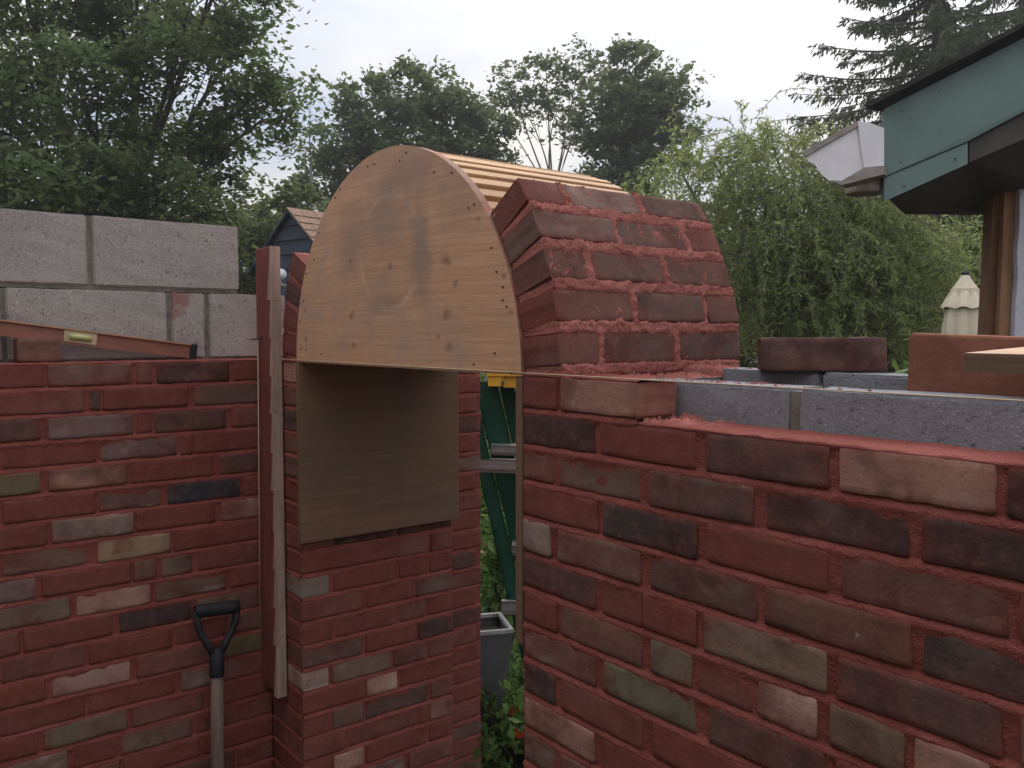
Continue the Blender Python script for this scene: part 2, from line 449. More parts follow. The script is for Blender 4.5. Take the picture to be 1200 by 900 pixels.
M['path'] = mat_plain('pink_path_brick', (0.43, 0.25, 0.19), 0.9, 0.15, var=0.25, scale=10, bump=0.4)
M['edging'] = mat_wood('dark_edging_timber', (0.04, 0.03, 0.026), (3, 20, 20))
M['wire'] = mat_plain('black_wire', (0.03, 0.03, 0.03), 0.5, 0.3, bump=0)
M['fence_wire'] = mat_plain('rusty_wire', (0.14, 0.09, 0.06), 0.7, 0.3, 0.3, bump=0)

def mat_ground():
    k = NT('soil_and_grass'); v = k.coord(rnd=False)
    n1 = k.noise(v, 0.6, 5, 0.6); n2 = k.noise(v, 14, 5, 0.7); n3 = k.noise(v, 90, 3, 0.7)
    soil = k.mix(k.ramp(n2, 0.3, 0.7), (0.045, 0.035, 0.027), (0.10, 0.080, 0.062))
    grass = k.mix(k.ramp(n3, 0.3, 0.7), (0.025, 0.038, 0.014), (0.060, 0.080, 0.030))
    c = k.mix(k.ramp(n1, 0.47, 0.60), soil, grass)
    k.bump(k.math('ADD', n2, n3), 0.8, 0.03)
    return k.done(c, 0.95, 0.1)
M['ground'] = mat_ground()

# ------------------------------------------------------------------ ground
g = MB()
g.add([(-700, -700, 0), (700, -700, 0), (700, 700, 0), (-700, 700, 0)], [(0, 1, 2, 3)])
tag(g.build('ground', M['ground']), kind='structure')

# ------------------------------------------------------------------ brickwork
CO = 0.067                      # course height
# brick faces read off course by course, counted down from the string line: start and end in mm along the face, kind of brick
FRONT = {
    1: '0 94 r, 105 289 T',
    2: '0 192 k, 204 407 r, 425 624 b, 640 828 p, 840 957 k',
    3: '0 85 n, 101 294 g, 316 511 d, 531 731 k, 748 908 k',
    4: '0 199 r, 213 411 k, 430 627 r, 646 844 b, 857 969 r',
    5: '0 78 l, 99 299 g, 319 519 b, 532 738 m, 753 920 k',
    6: '0 194 b, 212 302 r, 305 413 r, 427 629 o, 644 843 b, 862 988 p',
    7: '5 95 r, 106 302 m, 322 405 o, 415 512 n, 523 615 P, 634 734 o, 746 832 p, 843 947 r',
    8: '5 196 g, 215 413 O, 440 627 b, 645 838 r',
    9: '5 90 k, 109 304 n, 328 514 r, 535 726 b',
    10: '5 195 p, 212 415 r, 436 623 g, 642 828 r',
    11: '5 91 g, 107 286 g, 310 502 r, 523 719 k',
}
LEFT = {
    1: '-821 -773 g, -766 -584 r, -576 -376 g, -363 -324 n, -310 -113 k, -98 20 r',
    2: '-719 -497 n, -479 -456 k, -448 -230 r, -213 18 b',
    3: '-808 -599 b, -578 -375 e, -364 -327 r, -320 -126 b, -106 17 n',
    4: '-877 -695 n, -680 -468 r, -456 -263 e, -251 -219 r, -214 16 r',
    5: '-813 -601 G, -582 -394 T, -385 -163 r, -143 -32 b, -22 15 r',
    6: '-882 -699 r, -684 -474 r, -465 -310 e, -289 -87 K, -77 14 r',
    7: '-800 -590 r, -578 -380 l, -373 -161 r, -141 12 p',
    8: '-870 -703 r, -688 -502 m, -471 -285 Y, -274 11 r',
    9: '-822 -619 L, -603 -392 r, -383 -326 g, -310 -226 o, -212 10 n',
    10: '-754 -542 g, -526 -341 P, -327 -133 o, -121 9 r',
    11: '-843 -659 n, -648 -441 r, -421 -232 k, -217 -35 o, -24 7 r',
    12: '-896 -711 r, -700 -509 n, -499 -287 r, -273 -138 n, -128 6 b',
    13: '-805 -605 R, -588 -399 P, -381 -174 n, -155 5 G',
    14: '-900 -716 r, -708 -513 r, -503 -283 r, -265 -181 g, -166 4 n',
    15: '-809 -625 r, -611 -411 O, -396 -202 n, -187 3 r',
    16: '-871 -703 r, -694 -558 g, -541 -439 r, -428 -239 g, -222 1 n',
    17: '-822 -639 r, -627 -434 n, -421 -217 r, -202 0 r',
}
REVEAL = {
    9: '-2 307 r, 313 422 n, 429 511 n',
    10: '-5 83 l, 99 298 r, 318 413 r, 425 511 r',
    11: '-6 191 n, 208 366 r, 375 511 g',
    12: '-7 94 r, 108 305 r, 317 408 n, 421 510 r',
    13: '-9 186 b, 203 374 r, 383 510 k',
    14: '-10 79 P, 92 289 g, 298 410 g, 423 509 n',
    15: '-11 196 r, 204 306 P, 318 509 r',
    16: '-12 79 n, 93 189 g, 201 415 b, 428 508 n',
    17: '-13 130 n, 146 371 n, 384 412 r, 424 508 p',
    18: '-14 83 r, 94 190 P, 199 408 r, 421 507 r',
    19: '-15 170 g, 184 330 g, 345 507 g',
}

TONES = {   # base colour, film of red mortar over it
    'r': ((0.19, 0.062, 0.052), 0.75), 'R': ((0.30, 0.085, 0.055), 0.48), 'n': ((0.20, 0.090, 0.074), 0.40),
    'b': ((0.125, 0.076, 0.062), 0.24), 'd': ((0.085, 0.060, 0.054), 0.22), 'g': ((0.185, 0.122, 0.098), 0.28),
    'k': ((0.058, 0.042, 0.040), 0.18), 'K': ((0.042, 0.040, 0.050), 0.10), 'l': ((0.27, 0.210, 0.175), 0.18),
    'L': ((0.30, 0.225, 0.220), 0.16), 'o': ((0.190, 0.152, 0.108), 0.22), 'O': ((0.150, 0.130, 0.085), 0.14),
    'G': ((0.120, 0.135, 0.055), 0.22), 'm': ((0.185, 0.112, 0.083), 0.30), 'p': ((0.33, 0.185, 0.150), 0.22),
    'P': ((0.42, 0.265, 0.215), 0.12), 'T': ((0.42, 0.235, 0.165), 0.16), 'Y': ((0.38, 0.275, 0.175), 0.20),
    'e': ((0.19, 0.132, 0.118), 0.26), 'B': ((0.130, 0.080, 0.064), 0.12), 'N': ((0.175, 0.085, 0.066), 0.22)}
RANDOM_KINDS = 'rrrrrrrnnnnbbbgggkkmop'

def vnoise(x, y, seed=0.0):
    return mnoise.noise(Vector((x, y, seed)))

def brick_mesh(lx, lz, dp, tone, seed, rough=1.0):
    """clay brick: worn front at y=0 (x along, z up, centred), uneven arrises, body running back to y=dp"""
    nx = max(4, int(lx / 0.022)); nz = 5
    xs = np.concatenate([[0, 0.011], np.linspace(0.011, 0.989, nx)[1:-1], [0.989, 1]]) if lx > 0.12 else np.concatenate([[0, 0.022], np.linspace(0.022, 0.978, nx)[1:-1], [0.978, 1]])
    zs = np.array([0, 0.038, 0.17, 0.40, 0.62, 0.83, 0.962, 1.0])
    vs, fs = [], []
    def idx(i, j): return i * len(zs) + j
    for i, x in enumerate(xs):
        for j, z in enumerate(zs):
            px, pz = (x - 0.5) * lx, (z - 0.5) * lz
            bx, bz = i in (0, len(xs) - 1), j in (0, len(zs) - 1)
            e = 0.0
            y = -0.0016 * rough * vnoise(px * 25, pz * 25, seed)
            if bz: pz += (0.0026 * vnoise(px * 38, j, seed + 3) + 0.0012 * vnoise(px * 120, j, seed + 4)) * rough; e += 0.0014
            if bx: px += (0.0026 * vnoise(pz * 45, i, seed + 7)) * rough; e += 0.0014
            if bx and bz: px *= 1 - 0.0030 / lx * 2; pz *= 1 - 0.0025 / lz * 2
            # now and then a chipped arris
            ch = vnoise(px * 22 + 5, pz * 22, seed + 11)
            if (bx or bz) and ch > 0.34: e += 0.007 * (ch - 0.34) * 2.2 * rough; pz *= 1 - 0.10 * (ch - 0.34) * (1 if bz else 0)
            vs.append((px, y + e, pz))
    for i in range(len(xs) - 1):
        for j in range(len(zs) - 1):
            fs.append((idx(i, j), idx(i + 1, j), idx(i + 1, j + 1), idx(i, j + 1)))
    ring = [idx(i, 0) for i in range(len(xs))] + [idx(len(xs) - 1, j) for j in range(1, len(zs))] + \
           [idx(i, len(zs) - 1) for i in range(len(xs) - 2, -1, -1)] + [idx(0, j) for j in range(len(zs) - 2, 0, -1)]
    n0 = len(vs)
    for r in ring: vs.append((vs[r][0] * 1.0, dp, vs[r][2]))
    for a in range(len(ring)):
        b = (a + 1) % len(ring)
        fs.append((ring[b], ring[a], n0 + a, n0 + b))
    fs.append(tuple(n0 + a for a in range(len(ring))))
    me = mesh('brick', vs, fs)
    nf = (len(xs) - 1) * (len(zs) - 1)
    me.polygons.foreach_set('use_smooth', [i < nf for i in range(len(me.polygons))])
    base, film = TONES[tone]
    j = 1 + 0.22 * (random.random() - 0.5)
    hs = 0.05 * (random.random() - 0.5)
    col = (base[0] * j * (1 + hs), base[1] * j, base[2] * j * (1 - hs), min(1, max(0, film + random.uniform(-.07, .07))))
    ca = me.color_attributes.new('col', 'FLOAT_COLOR', 'POINT')
    # fired unevenly: a darker or redder end, mortar dragged over the arrises, lime bloom here and there
    alt = TONES[random.choice({'k': 'dBk', 'K': 'kd', 'b': 'kdnB', 'd': 'kbn', 'g': 'bnlo', 'o': 'gOb', 'O': 'kog', 'p': 'gTn', 'P': 'pTl', 'T': 'pBT', 'l': 'gPo', 'm': 'kbgo',
                          'n': 'rbm', 'r': 'rrn', 'B': 'kbN', 'N': 'Bnb', 'Y': 'mYo', 'e': 'lbe', 'L': 'elP', 'G': 'kOo', 'R': 'rn'}.get(tone, tone))][0]
    cols = []
    for (vx, vy, vz) in vs:
        t = min(1, max(0, 0.5 + 1.9 * vnoise(vx * 13, vz * 22, seed + 31)))
        q = min(1, max(0, 2.6 * vnoise(vx * 30, vz * 45, seed + 37) - 0.75)) * (0.55 if tone in 'eglLYo' else 0.12)
        ex_ = max(abs(vx) / (lx / 2), 0); ez_ = abs(vz) / (lz / 2)
        sm = (0.42 * max(0, (ez_ - 0.60) / 0.4) + 0.35 * max(0, (ex_ - 0.90) / 0.1)) * max(0, 0.45 + 1.6 * vnoise(vx * 16, vz * 16 + 9, seed + 41))
        if tone in 'r': sm = 0
        c3 = [(c * (1 - 0.75 * t) + a_ * j * 0.75 * t) for c, a_ in zip(col[:3], alt)]
        c3 = [c * (1 - q) + w * q for c, w in zip(c3, (0.40, 0.34, 0.30))]
        cols += c3 + [min(1, max(0, col[3] + sm))]
    ca.data.foreach_set('color', cols)
    me.materials.append(M['brick'])
    return me

def put_brick(parent, mat4, lx, lz=0.057, dp=0.09, tone='r', wob=1.0):
    me = brick_mesh(lx, lz, dp, tone, random.random() * 100)
    j = Matrix.Rotation(math.radians(random.uniform(-.45, .45)) * wob, 4, 'Y') @ Matrix.Rotation(math.radians(random.uniform(-.25, .25)) * wob, 4, 'Z')
    return link('brick', me, None, parent, mat4 @ j)

ROT_L = Matrix(((0, -1, 0, 0), (1, 0, 0, 0), (0, 0, 1, 0), (0, 0, 0, 1)))      # face turned to +x
ROT_R = Matrix(((0, 1, 0, 0), (-1, 0, 0, 0), (0, 0, 1, 0), (0, 0, 0, 1)))      # face turned to -x

def parse(s):
    out = []
    for t in s.split(','):
        a, b, k = t.split(); out.append((float(a) / 1000, float(b) / 1000, k))
    return out

def random_row(a, b, k, first=0.0):
    out, x = [], a
    if first: out.append((x, x + first, random.choice(RANDOM_KINDS))); x += first + 0.011
    elif k % 2: out.append((x, x + 0.094, random.choice(RANDOM_KINDS))); x += 0.105
    while x < b - 0.02:
        l = random.uniform(0.193, 0.201); e = min(x + l, b)
        if e - x > 0.03: out.append((x, e, random.choice(RANDOM_KINDS)))
        x = e + random.uniform(0.009, 0.013)
    return out

def mortar_face(name, length, rows, frame, parent, seed, start=0.0, top_row=1):
    """joints struck on a slope: set back under the brick above, proud over the brick below, rough all along"""
    nsx = int(length / 0.008) + 1
    xs = np.linspace(0, length, nsx)
    zz = []                       # (z, proudness, noise)
    for k in range(top_row - 1, rows + 1):
        z = -k * CO
        if k == top_row - 1: zz += [(z - 0.004, 0.0005, 0.5), (z - 0.008, -0.003, .6)]
        else: zz += [(z + 0.0085, -0.0040, .7), (z + 0.0045, -0.0046, 1.2), (z + 0.0015, -0.0022, 1.1), (z - 0.0025, -0.0002, 1.2), (z - 0.0055, 0.0008, 1.3), (z - 0.0095, -0.0010, .9)]
        if k < rows: zz += [(z - 0.024, -0.0027, .7), (z - 0.043, -0.0028, .7)]
    vs, fs = [], []
    for (z, p, a) in zz:
        for x in xs:
            X = x + start
            w1 = vnoise(X * 11, z * 11, seed); w2 = vnoise(X * 55, z * 90, seed + 9); w3 = vnoise(X * 4, z * 3, seed + 5)
            pr = p + a * (0.0018 * w1 + 0.0016 * w2 + 0.0010 * w3)
            vs.append((X, -pr, z + 0.0015 * vnoise(X * 30, z * 20, seed + 2)))
    n = len(xs)
    # top of the bed, running back
    top0 = len(vs)
    for y, zt in ((0.006, -0.001), (0.05, 0.0), (0.095, 0.0)):
        for x in xs:
            vs.append((x + start, y, (1 - top_row) * CO + zt + 0.003 * vnoise((x + start) * 40, y * 60, seed + 21)))
    for i in range(len(zz) - 1):
        for j in range(n - 1):
            fs.append((i * n + j, (i + 1) * n + j, (i + 1) * n + j + 1, i * n + j + 1))
    order = [0] + [top0 // n + q for q in range(3)]
    for q in range(3):
        a, b = order[q], order[q + 1]
        for j in range(n - 1): fs.append((a * n + j, a * n + j + 1, b * n + j + 1, b * n + j))
    me = mesh(name, vs, fs, True)
    return link(name, me, M['mortar'], parent, frame)

NR = 23
FR_FRONT = Matrix.Translation((0, 0, ZT))

# --- the wall on the right of the doorway
right_wall = empty('brick_wall', (0, 0, 0), 'unfinished brick wall nearest the camera right of the doorway, blocks showing behind its top', 'brick wall')
XR = 1.75
def lay(parent, frame, row, k, dp=0.09, lz=0.0565):
    for (a, b, t) in row:
        if b - a < 0.02: continue
        m = frame @ Matrix.Translation(((a + b) / 2, random.uniform(-.0018, .0018), -(k - 0.5) * CO + random.uniform(-.0012, .0012)))
        put_brick(parent, m, b - a, lz, dp, t)

for k in range(1, NR + 1):
    if k in FRONT:
        row = parse(FRONT[k])
        if k > 1 and row[-1][1] < XR - 0.1:
            # square off the last brick then go on at random
            a, b, t = row[-1]
            if b - a < 0.19 and row[-1][1] > 0.8: row[-1] = (a, a + 0.197, t)
            row += random_row(row[-1][1] + 0.011, XR, 0)
    else:
        row = random_row(0.002, XR, k)
    lay(right_wall, FR_FRONT, row, k, 0.094)
mortar_face('mortar', 0.287, 1, FR_FRONT, right_wall, 3.0, 0.001)
mortar_face('mortar', XR, NR, FR_FRONT, right_wall, 5.0, 0.001, 2)
# its cheek inside the doorway
FR_RCHEEK = Matrix.Translation((0, 0.51, ZT)) @ ROT_R
for k in range(1, NR + 1): lay(right_wall, FR_RCHEEK, random_row(0.0, 0.405, k + 1), k)
mortar_face('mortar', 0.503, NR, FR_RCHEEK @ Matrix.Translation((0, 0.001, 0)), right_wall, 8.0)

# --- the wall on the left, its return and the cheek of the doorway
left_wall = empty('brick_wall', (-W - S, 0, 0), 'shaded brick wall on the left with doorway pier, grey blocks stacked along its top', 'brick wall')
FR_LEFT = Matrix.Translation((-W - S, 0, ZT)) @ ROT_L
YL = -1.55
for k in range(1, NR + 1):
    if k in LEFT:
        row = [(max(a, -5), min(b, 0.0), t) for a, b, t in parse(LEFT[k])]
        a0 = row[0][0] - 0.011
        if row[0][1] - row[0][0] < 0.06: a0 = row[1][0] - 0.011; row = row[1:]
        while a0 - 0.03 > YL:
            l = random.uniform(0.193, 0.2); row.insert(0, (max(a0 - l, YL), a0, random.choice(RANDOM_KINDS))); a0 -= l + 0.011
    else:
        row = [(a + YL, min(b + YL, 0), t) for a, b, t in random_row(0, -YL, k)]
    lay(left_wall, FR_LEFT, row, k)
mortar_face('mortar', -YL, NR, FR_LEFT, left_wall, 11.0, YL)
# return beside the doorway (faces the camera's left) and cheek of the passage
FR_REV = Matrix.Translation((-W, 0, ZT)) @ ROT_L
FR_RET = Matrix.Translation((-W, 0, ZT))
for k in range(1, NR + 1):
    row = parse(REVEAL[k]) if k in REVEAL else random_row(0.0, 0.51, k, 0.094 if k % 2 == 0 else 0.0001)
    row = [r for r in row if r[1] - r[0] > 0.02]
    row = [(max(a, 0.0), min(b, 0.508), t) for a, b, t in row]
    row[0] = (0.0, row[0][1], row[0][2])
    first = row[0]
    if first[1] < 0.12:      # a header in the cheek is the end of a stretcher in the return
        lay(left_wall, FR_RET, [(-0.200, 0.0, first[2])], k, first[1])
        lay(left_wall, FR_REV, row[1:], k)
    else:
        lay(left_wall, FR_REV, row, k, 0.094)
        lay(left_wall, FR_RET, [(-0.203, -0.106, random.choice('rrnng'))], k, 0.09)
mortar_face('mortar', S - 0.006, NR, FR_RET, left_wall, 14.0, -S + 0.002)
mortar_face('mortar', 0.505, NR, FR_REV, left_wall, 17.0, 0.003)
# the set-back length of cheek behind it
FR_BACK = Matrix.Translation((-W - 0.18, 0.52, ZT)) @ ROT_L
for k in range(1, NR + 1):
    lay(left_wall, FR_BACK, [(a, b, random.choice('rrnngbrr')) for a, b, _ in random_row(-0.09, 0.232, k, 0.094 if k % 2 else 0.17)], k)
mortar_face('mortar', 0.318, NR, FR_BACK, left_wall, 19.0, -0.088)
c_ = MB(); c_.box((-W - S - 0.085, 0.012, 0), (-W - 0.012, 0.498, ZT - 0.004)); c_.box((-W - S - 0.085, 0.502, 0), (-W - 0.195, 0.745, ZT - 0.004))
c_.build('mortar', M['mortar'], left_wall)
c_ = MB(); c_.box((0.012, 0.10, 0), (0.095, 0.498, ZT - 0.004)); c_.build('mortar', M['mortar'], right_wall)

# ------------------------------------------------------------------ concrete blocks
def block(parent, a, b, mat, bev=0.004, seed=0):
    a, b = Vector(a), Vector(b); c = (a + b) / 2; h = (b - a) / 2
    bm = bmesh.new(); bmesh.ops.create_cube(bm, size=1)
    for v in bm.verts: v.co = Vector((v.co[i] * 2 * h[i] for i in range(3)))
    bmesh.ops.bevel(bm, geom=list(bm.edges), offset=bev, segments=2, affect='EDGES')
    bmesh.ops.subdivide_edges(bm, edges=[e for e in bm.edges if e.calc_length() > 0.05], cuts=6, use_grid_fill=True)
    for v in bm.verts:
        q = v.co + c
        v.co += Vector((mnoise.noise(q * 40 + Vector((seed, 0, 0))), mnoise.noise(q * 40 + Vector((0, 7 + seed, 0))), mnoise.noise(q * 40 + Vector((0, 0, 13 + seed))))) * 0.0018
    me = bpy.data.meshes.new('concrete_block'); bm.to_mesh(me); bm.free()
    return link('concrete_block', me, mat, parent, Matrix.Translation(c))

BX = -W - S - 0.10               # face of the blocks behind the left brick skin
for (y0, y1, r) in ((-1.50, -1.06, 1), (-1.052, -0.662, 1), (-0.650, -0.252, 1), (-0.238, -0.144, 1), (-0.131, 0.105, 1),
                    (-1.26, -0.862, 2), (-0.850, -0.455, 2), (-0.441, -0.040, 2)):
    z0 = ZT + (r - 1) * 0.200 + 0.003
    block(left_wall, (BX - 0.19, y0, z0), (BX + random.uniform(-.002, .002), y1, z0 + 0.188), M['block_smear'] if abs(y0 + 0.238) < 0.001 else M['block_warm'], 0.004, y0 * 10)
j = MB()
j.box((BX - 0.185, -1.5, ZT - 0.1), (BX - 0.006, 0.10, ZT + 0.0025))
j.box((BX - 0.185, -1.26, ZT + 0.1925), (BX - 0.005, -0.044, ZT + 0.2022))
for (y, r) in ((-1.056, 1), (-0.656, 1), (-0.245, 1), (-0.1375, 1), (-0.856, 2), (-0.448, 2)):
    z0 = ZT + (r - 1) * 0.2
    j.box((BX - 0.18, y - 0.0085, z0 + 0.003), (BX - 0.006, y + 0.0085, z0 + 0.19))
j.build('grey_joint', M['joint'], left_wall)
# packing under the blocks, level with the brick skin
j = MB(); j.box((BX - 0.19, YL, 0), (BX + 0.012, 0.1, ZT - 0.004)); j.build('mortar', M['mortar'], left_wall)

# right: front leaf of blocks just behind the brick skin, cavity, rear leaf
ZB = ZT - 0.008                 # front leaf
ZBR = ZT + 0.006                # rear leaf
for (x0, x1) in ((0.105, 0.500), (0.511, 0.905), (0.916, 1.31), (1.321, 1.715)):
    block(right_wall, (x0, 0.103, ZB - 0.19), (x1, 0.192, ZB + random.uniform(-.001, .001)), M['block_shaded'], 0.004, x0 * 9)
for (x0, x1) in ((0.02, 0.40), (0.411, 0.805), (0.816, 1.21), (1.221, 1.615)):
    block(right_wall, (x0, 0.325, ZBR - 0.19), (x1, 0.412, ZBR), M['block_shaded'], 0.004, x0 * 7)
block(right_wall, (0.11, 0.197, ZB - 0.19), (0.205, 0.320, ZB - 0.001), M['block_shaded'], 0.004, 3)
j = MB()
for x in (0.5055, 0.9105, 1.3155): j.box((x - 0.008, 0.1045, ZB - 0.19), (x + 0.008, 0.190, ZB - 0.004))
for x in (0.4055, 0.8105, 1.2155): j.box((x - 0.008, 0.328, ZB - 0.19), (x + 0.008, 0.41, ZB - 0.004))
j.box((0.10, 0.11, 0), (1.72, 0.188, ZB - 0.195)); j.box((0.10, 0.33, 0), (1.62, 0.408, ZB - 0.195)); j.box((0.10, 0.19, 0), (0.2, 0.325, ZB - 0.195))
j.build('grey_joint', M['joint'], right_wall)

def lumpy(name, parent, pts_fn, nu, nv, mat):
    vs = [pts_fn(i / (nu - 1), j / (nv - 1)) for i in range(nu) for j in range(nv)]
    fs = [(i * nv + j, (i + 1) * nv + j, (i + 1) * nv + j + 1, i * nv + j + 1) for i in range(nu - 1) for j in range(nv - 1)]
    return link(name, mesh(name, vs, fs, True), mat, parent)
# spilled red mortar on the top of the wall beside the arch, and on the ledge in front of the blocks
def spill(u, v):
    x, y = 0.100 + u * 0.103, 0.104 + v * 0.300
    n = 0.35 + vnoise(x * 30, y * 30, 2) + 0.8 * vnoise(x * 110, y * 110, 4) + 0.5 * vnoise(x * 260, y * 260, 6)
    base_ = ZB if y < 0.320 else ZB + (ZBR - ZB) * min(1, (y - 0.320) / 0.006)
    return (x, y, base_ + max(-0.003, 0.007 * n * min(1, 5 * (1 - u)) * min(1, 8 * v + .2) * min(1, 6 * (1 - v))) - 0.002 * u)
lumpy('mortar_spill', right_wall, spill, 80, 130, M['mortar_lit_dusty'])
cr = MB(); rc = random.Random(5)
for i in range(150):
    if i < 80: x_, y_, z_ = 0.20 + abs(rc.gauss(0, .16)), rc.uniform(0.108, 0.186), ZB
    elif i < 110: x_, y_, z_ = 0.20 + abs(rc.gauss(0, .10)), rc.uniform(0.330, 0.405), ZBR
    else: x_, y_, z_ = rc.uniform(0.30, 1.3), rc.uniform(0.015, 0.095), ZT - CO - 0.005
    r_ = rc.uniform(0.0012, 0.0042)
    vv = [(x_ + r_ * dx * rc.uniform(.7, 1.3), y_ + r_ * dy * rc.uniform(.7, 1.3), z_ + r_ * dz * rc.uniform(.6, 1.1)) for dx, dy, dz in ((1, 0, 0.1), (0, 1, 0.1), (-1, 0, 0.1), (0, -1, 0.1), (0, 0, 1), (0, 0, -.6))]
    cr.add(vv, [(0, 1, 4), (1, 2, 4), (2, 3, 4), (3, 0, 4), (1, 0, 5), (2, 1, 5), (3, 2, 5), (0, 3, 5)])
tag(cr.build('mortar_crumbs', M['mortar_lit_dusty'], right_wall), kind='stuff')
def ledge(u, v):
    x, y = 0.29 + u * 1.4, 0.006 + v * 0.097
    n = 0.6 * vnoise(x * 24, y * 40, 12) + 0.6 * vnoise(x * 110, y * 110, 14) + 0.5 * vnoise(x * 300, y * 300, 15)
    rim = min(1.0, v * 7)
    return (x, y, ZT - CO - 0.0065 + rim * (0.0004 + 0.0018 * max(-.5, n) + 0.003 * max(0, v - .7) * (1 + n) + 0.013 * max(0, 1 - 6 * u) * (0.6 + n)))
lumpy('mortar_bed', right_wall, ledge, 520, 22, M['mortar_lit_dusty'])

# ------------------------------------------------------------------ the brick arch rising at both springings
R_IN = W / 2 + 0.002
def arch(parent, name, side, n, kinds, t_joint=0.008):
    """side=+1: the right springing; bricks laid on end round the form, 100 mm deep ring"""
    root = link(name, mesh(name, *ring_mortar(side, n)), M['mortar_lit_dusty'], parent)
    root.data.polygons.foreach_set('use_smooth', [True] * len(root.data.polygons))
    dth = (0.057 + t_joint) / R_IN
    for i in range(n):
        th = (i + 0.5) * dth + 0.012
        er = Vector((side * math.cos(th), 0, math.sin(th))); et = Vector((-side * math.sin(th), 0, math.cos(th)))
        centre = Vector((-W / 2, 0, ZT)) + er * (R_IN + 0.100)
        spans = ((0.0, 0.097), (0.109, 0.305), (0.316, 0.512)) if i % 2 == 0 else ((0.0, 0.196), (0.207, 0.402), (0.414, 0.512))
        for (a, b), t in zip(spans, kinds[i]):
            ex = Vector((0, side, 0))
            ez = et
            ey = -er                       # into the ring
            m = Matrix((ex.to_4d(), ey.to_4d(), ez.to_4d(), (0, 0, 0, 1))).transposed()
            for q in range(3): m[3][q] = 0
            p = centre + Vector((0, (a + b) / 2 + random.uniform(-.001, .001), 0)) + er * random.uniform(-.002, .002)
            m[0][3], m[1][3], m[2][3] = p
            put_brick(root, m, b - a, 0.0565, 0.099, t, 1.6)
    return root

def ring_mortar(side, n):
    dth = 0.065 / R_IN; th1 = n * dth + 0.005
    ro, ri = R_IN + 0.097, R_IN + 0.003
    nt_, ny = int(th1 * ro / 0.0035), 140
    vs, fs = [], []
    def P(th, y, r): return (-W / 2 + side * r * math.cos(th), y, ZT + r * math.sin(th))
    rings = []
    for i in range(nt_ + 1):
        th = -0.02 + (th1 + 0.012) * i / nt_
        # squeezed out of the bed joints: full in the joints, dragged a little over the brick edges
        fr = ((th - 0.012) / dth) % 1.0
        d = abs(fr - 0.5)
        lift = -0.0015 + 0.0072 * min(1.0, max(0, (d - 0.325) / 0.06))
        row_i = int((th - 0.012) // dth); heads = (0.103, 0.3105) if row_i % 2 == 0 else (0.2015, 0.408)
        if i > nt_ - 3: lift = -0.012
        line = []
        ys = [0.002] + list(np.linspace(0.004, 0.506, ny)) + [0.508]
        for jx, y in enumerate(ys):
            w = 0.0060 * vnoise(y * 34, th * 20, side * 3) + 0.0048 * vnoise(y * 110, th * 64, side * 5 + 1) + 0.0034 * vnoise(y * 250, th * 145, 4)
            hl = max(0.0, 1 - max(0, min(abs(y - h_) for h_ in heads) - 0.006) / 0.005) * 0.0070
            r = ro + max(lift, -0.0015 + hl) + w if 0 < jx < len(ys) - 1 else ri
            yy = y + (0.004 * vnoise(th * 40, jx, 3) if jx in (0, 1) else 0)
            line.append(len(vs)); vs.append(P(th, yy, r))
        rings.append(line)
    for i in range(len(rings) - 1):
        for j_ in range(len(rings[0]) - 1):
            q = (rings[i][j_], rings[i + 1][j_], rings[i + 1][j_ + 1], rings[i][j_ + 1])
            fs.append(q if side > 0 else q[::-1])
    fs.append(tuple(rings[-1])); fs.append(tuple(rings[0][::-1]))
    return vs, fs
for wall_, xa, xb in ((right_wall, 0.003, 0.098), (left_wall, -W - 0.098, -W - 0.003)):
    mb_ = MB(); mb_.box((xa, 0.012, ZT - 0.006), (xb, 0.498, ZT + 0.010)); mb_.build('mortar', M['mortar'], wall_)
arch(right_wall, 'arch', 1, 5, ['NBd', 'NBN', 'NBB', 'gBn', 'NgB'])
arch(left_wall, 'arch', -1, 4, ['rnb', 'nbr', 'bnr', 'mgr'])

# ------------------------------------------------------------------ timber form under the arch
form = empty('arch_formwork', (-W / 2, 0.25, ZT), 'half-round plywood and batten form filling the top of the doorway', 'arch formwork')
RF = W / 2 - 0.001
FZ = Matrix.Translation((0, 0, ZT))
def half_disc(y0, y1, r, zlow, name, mat, n=64):
    pts = [(-W / 2 + r, zlow)] + [(-W / 2 + r * math.cos(a), r * math.sin(a)) for a in np.linspace(0, math.pi, n)] + [(-W / 2 - r, zlow)]
    mb = MB(); mb.prism([(x, y0, z) for x, z in pts], (0, y1 - y0, 0))
    o = mb.build(name, mat, form); o.matrix_basis = FZ
    me = o.data; me.materials.append(M['ply_edge'])
    for p in me.polygons:
        if abs(p.normal.y) < 0.5: p.material_index = 1
    return o
half_disc(-0.004, 0.014, RF, -0.004, 'end_panel', M['ply_front'])
half_disc(0.470, 0.488, RF - 0.021, -0.004, 'end_panel', M['ply_edge'])
mb = MB(); mb.prism([(-W / 2 + 0.468 * math.cos(a), 0.246, ZT + 0.468 * math.sin(a)) for a in np.linspace(0, math.pi, 40)], (0, 0.018, 0)); mb.build('blocker_rib', M['ply_edge'], form)  # unseen middle rib, added to block light coming down into the passage
ns = 37
for i in range(ns):
    th = math.radians(4) + math.radians(172) * i / (ns - 1)
    er = Vector((math.cos(th), 0, math.sin(th))); et = Vector((-math.sin(th), 0, math.cos(th)))
    m = Matrix(((et.x, 0, er.x, -W / 2 + er.x * (RF - 0.004)), (0, 1, 0, 0), (et.z, 0, er.z, ZT + er.z * (RF - 0.004)), (0, 0, 0, 1)))
    mb = MB(); h = random.uniform(0.0, 0.0025)
    mb.box((-0.0115, 0.0145, -0.019 - h), (0.0115, 0.508 + random.uniform(-.004, .004), -h), m, 0.0012)
    mb.build('slat', M['slat'], form)
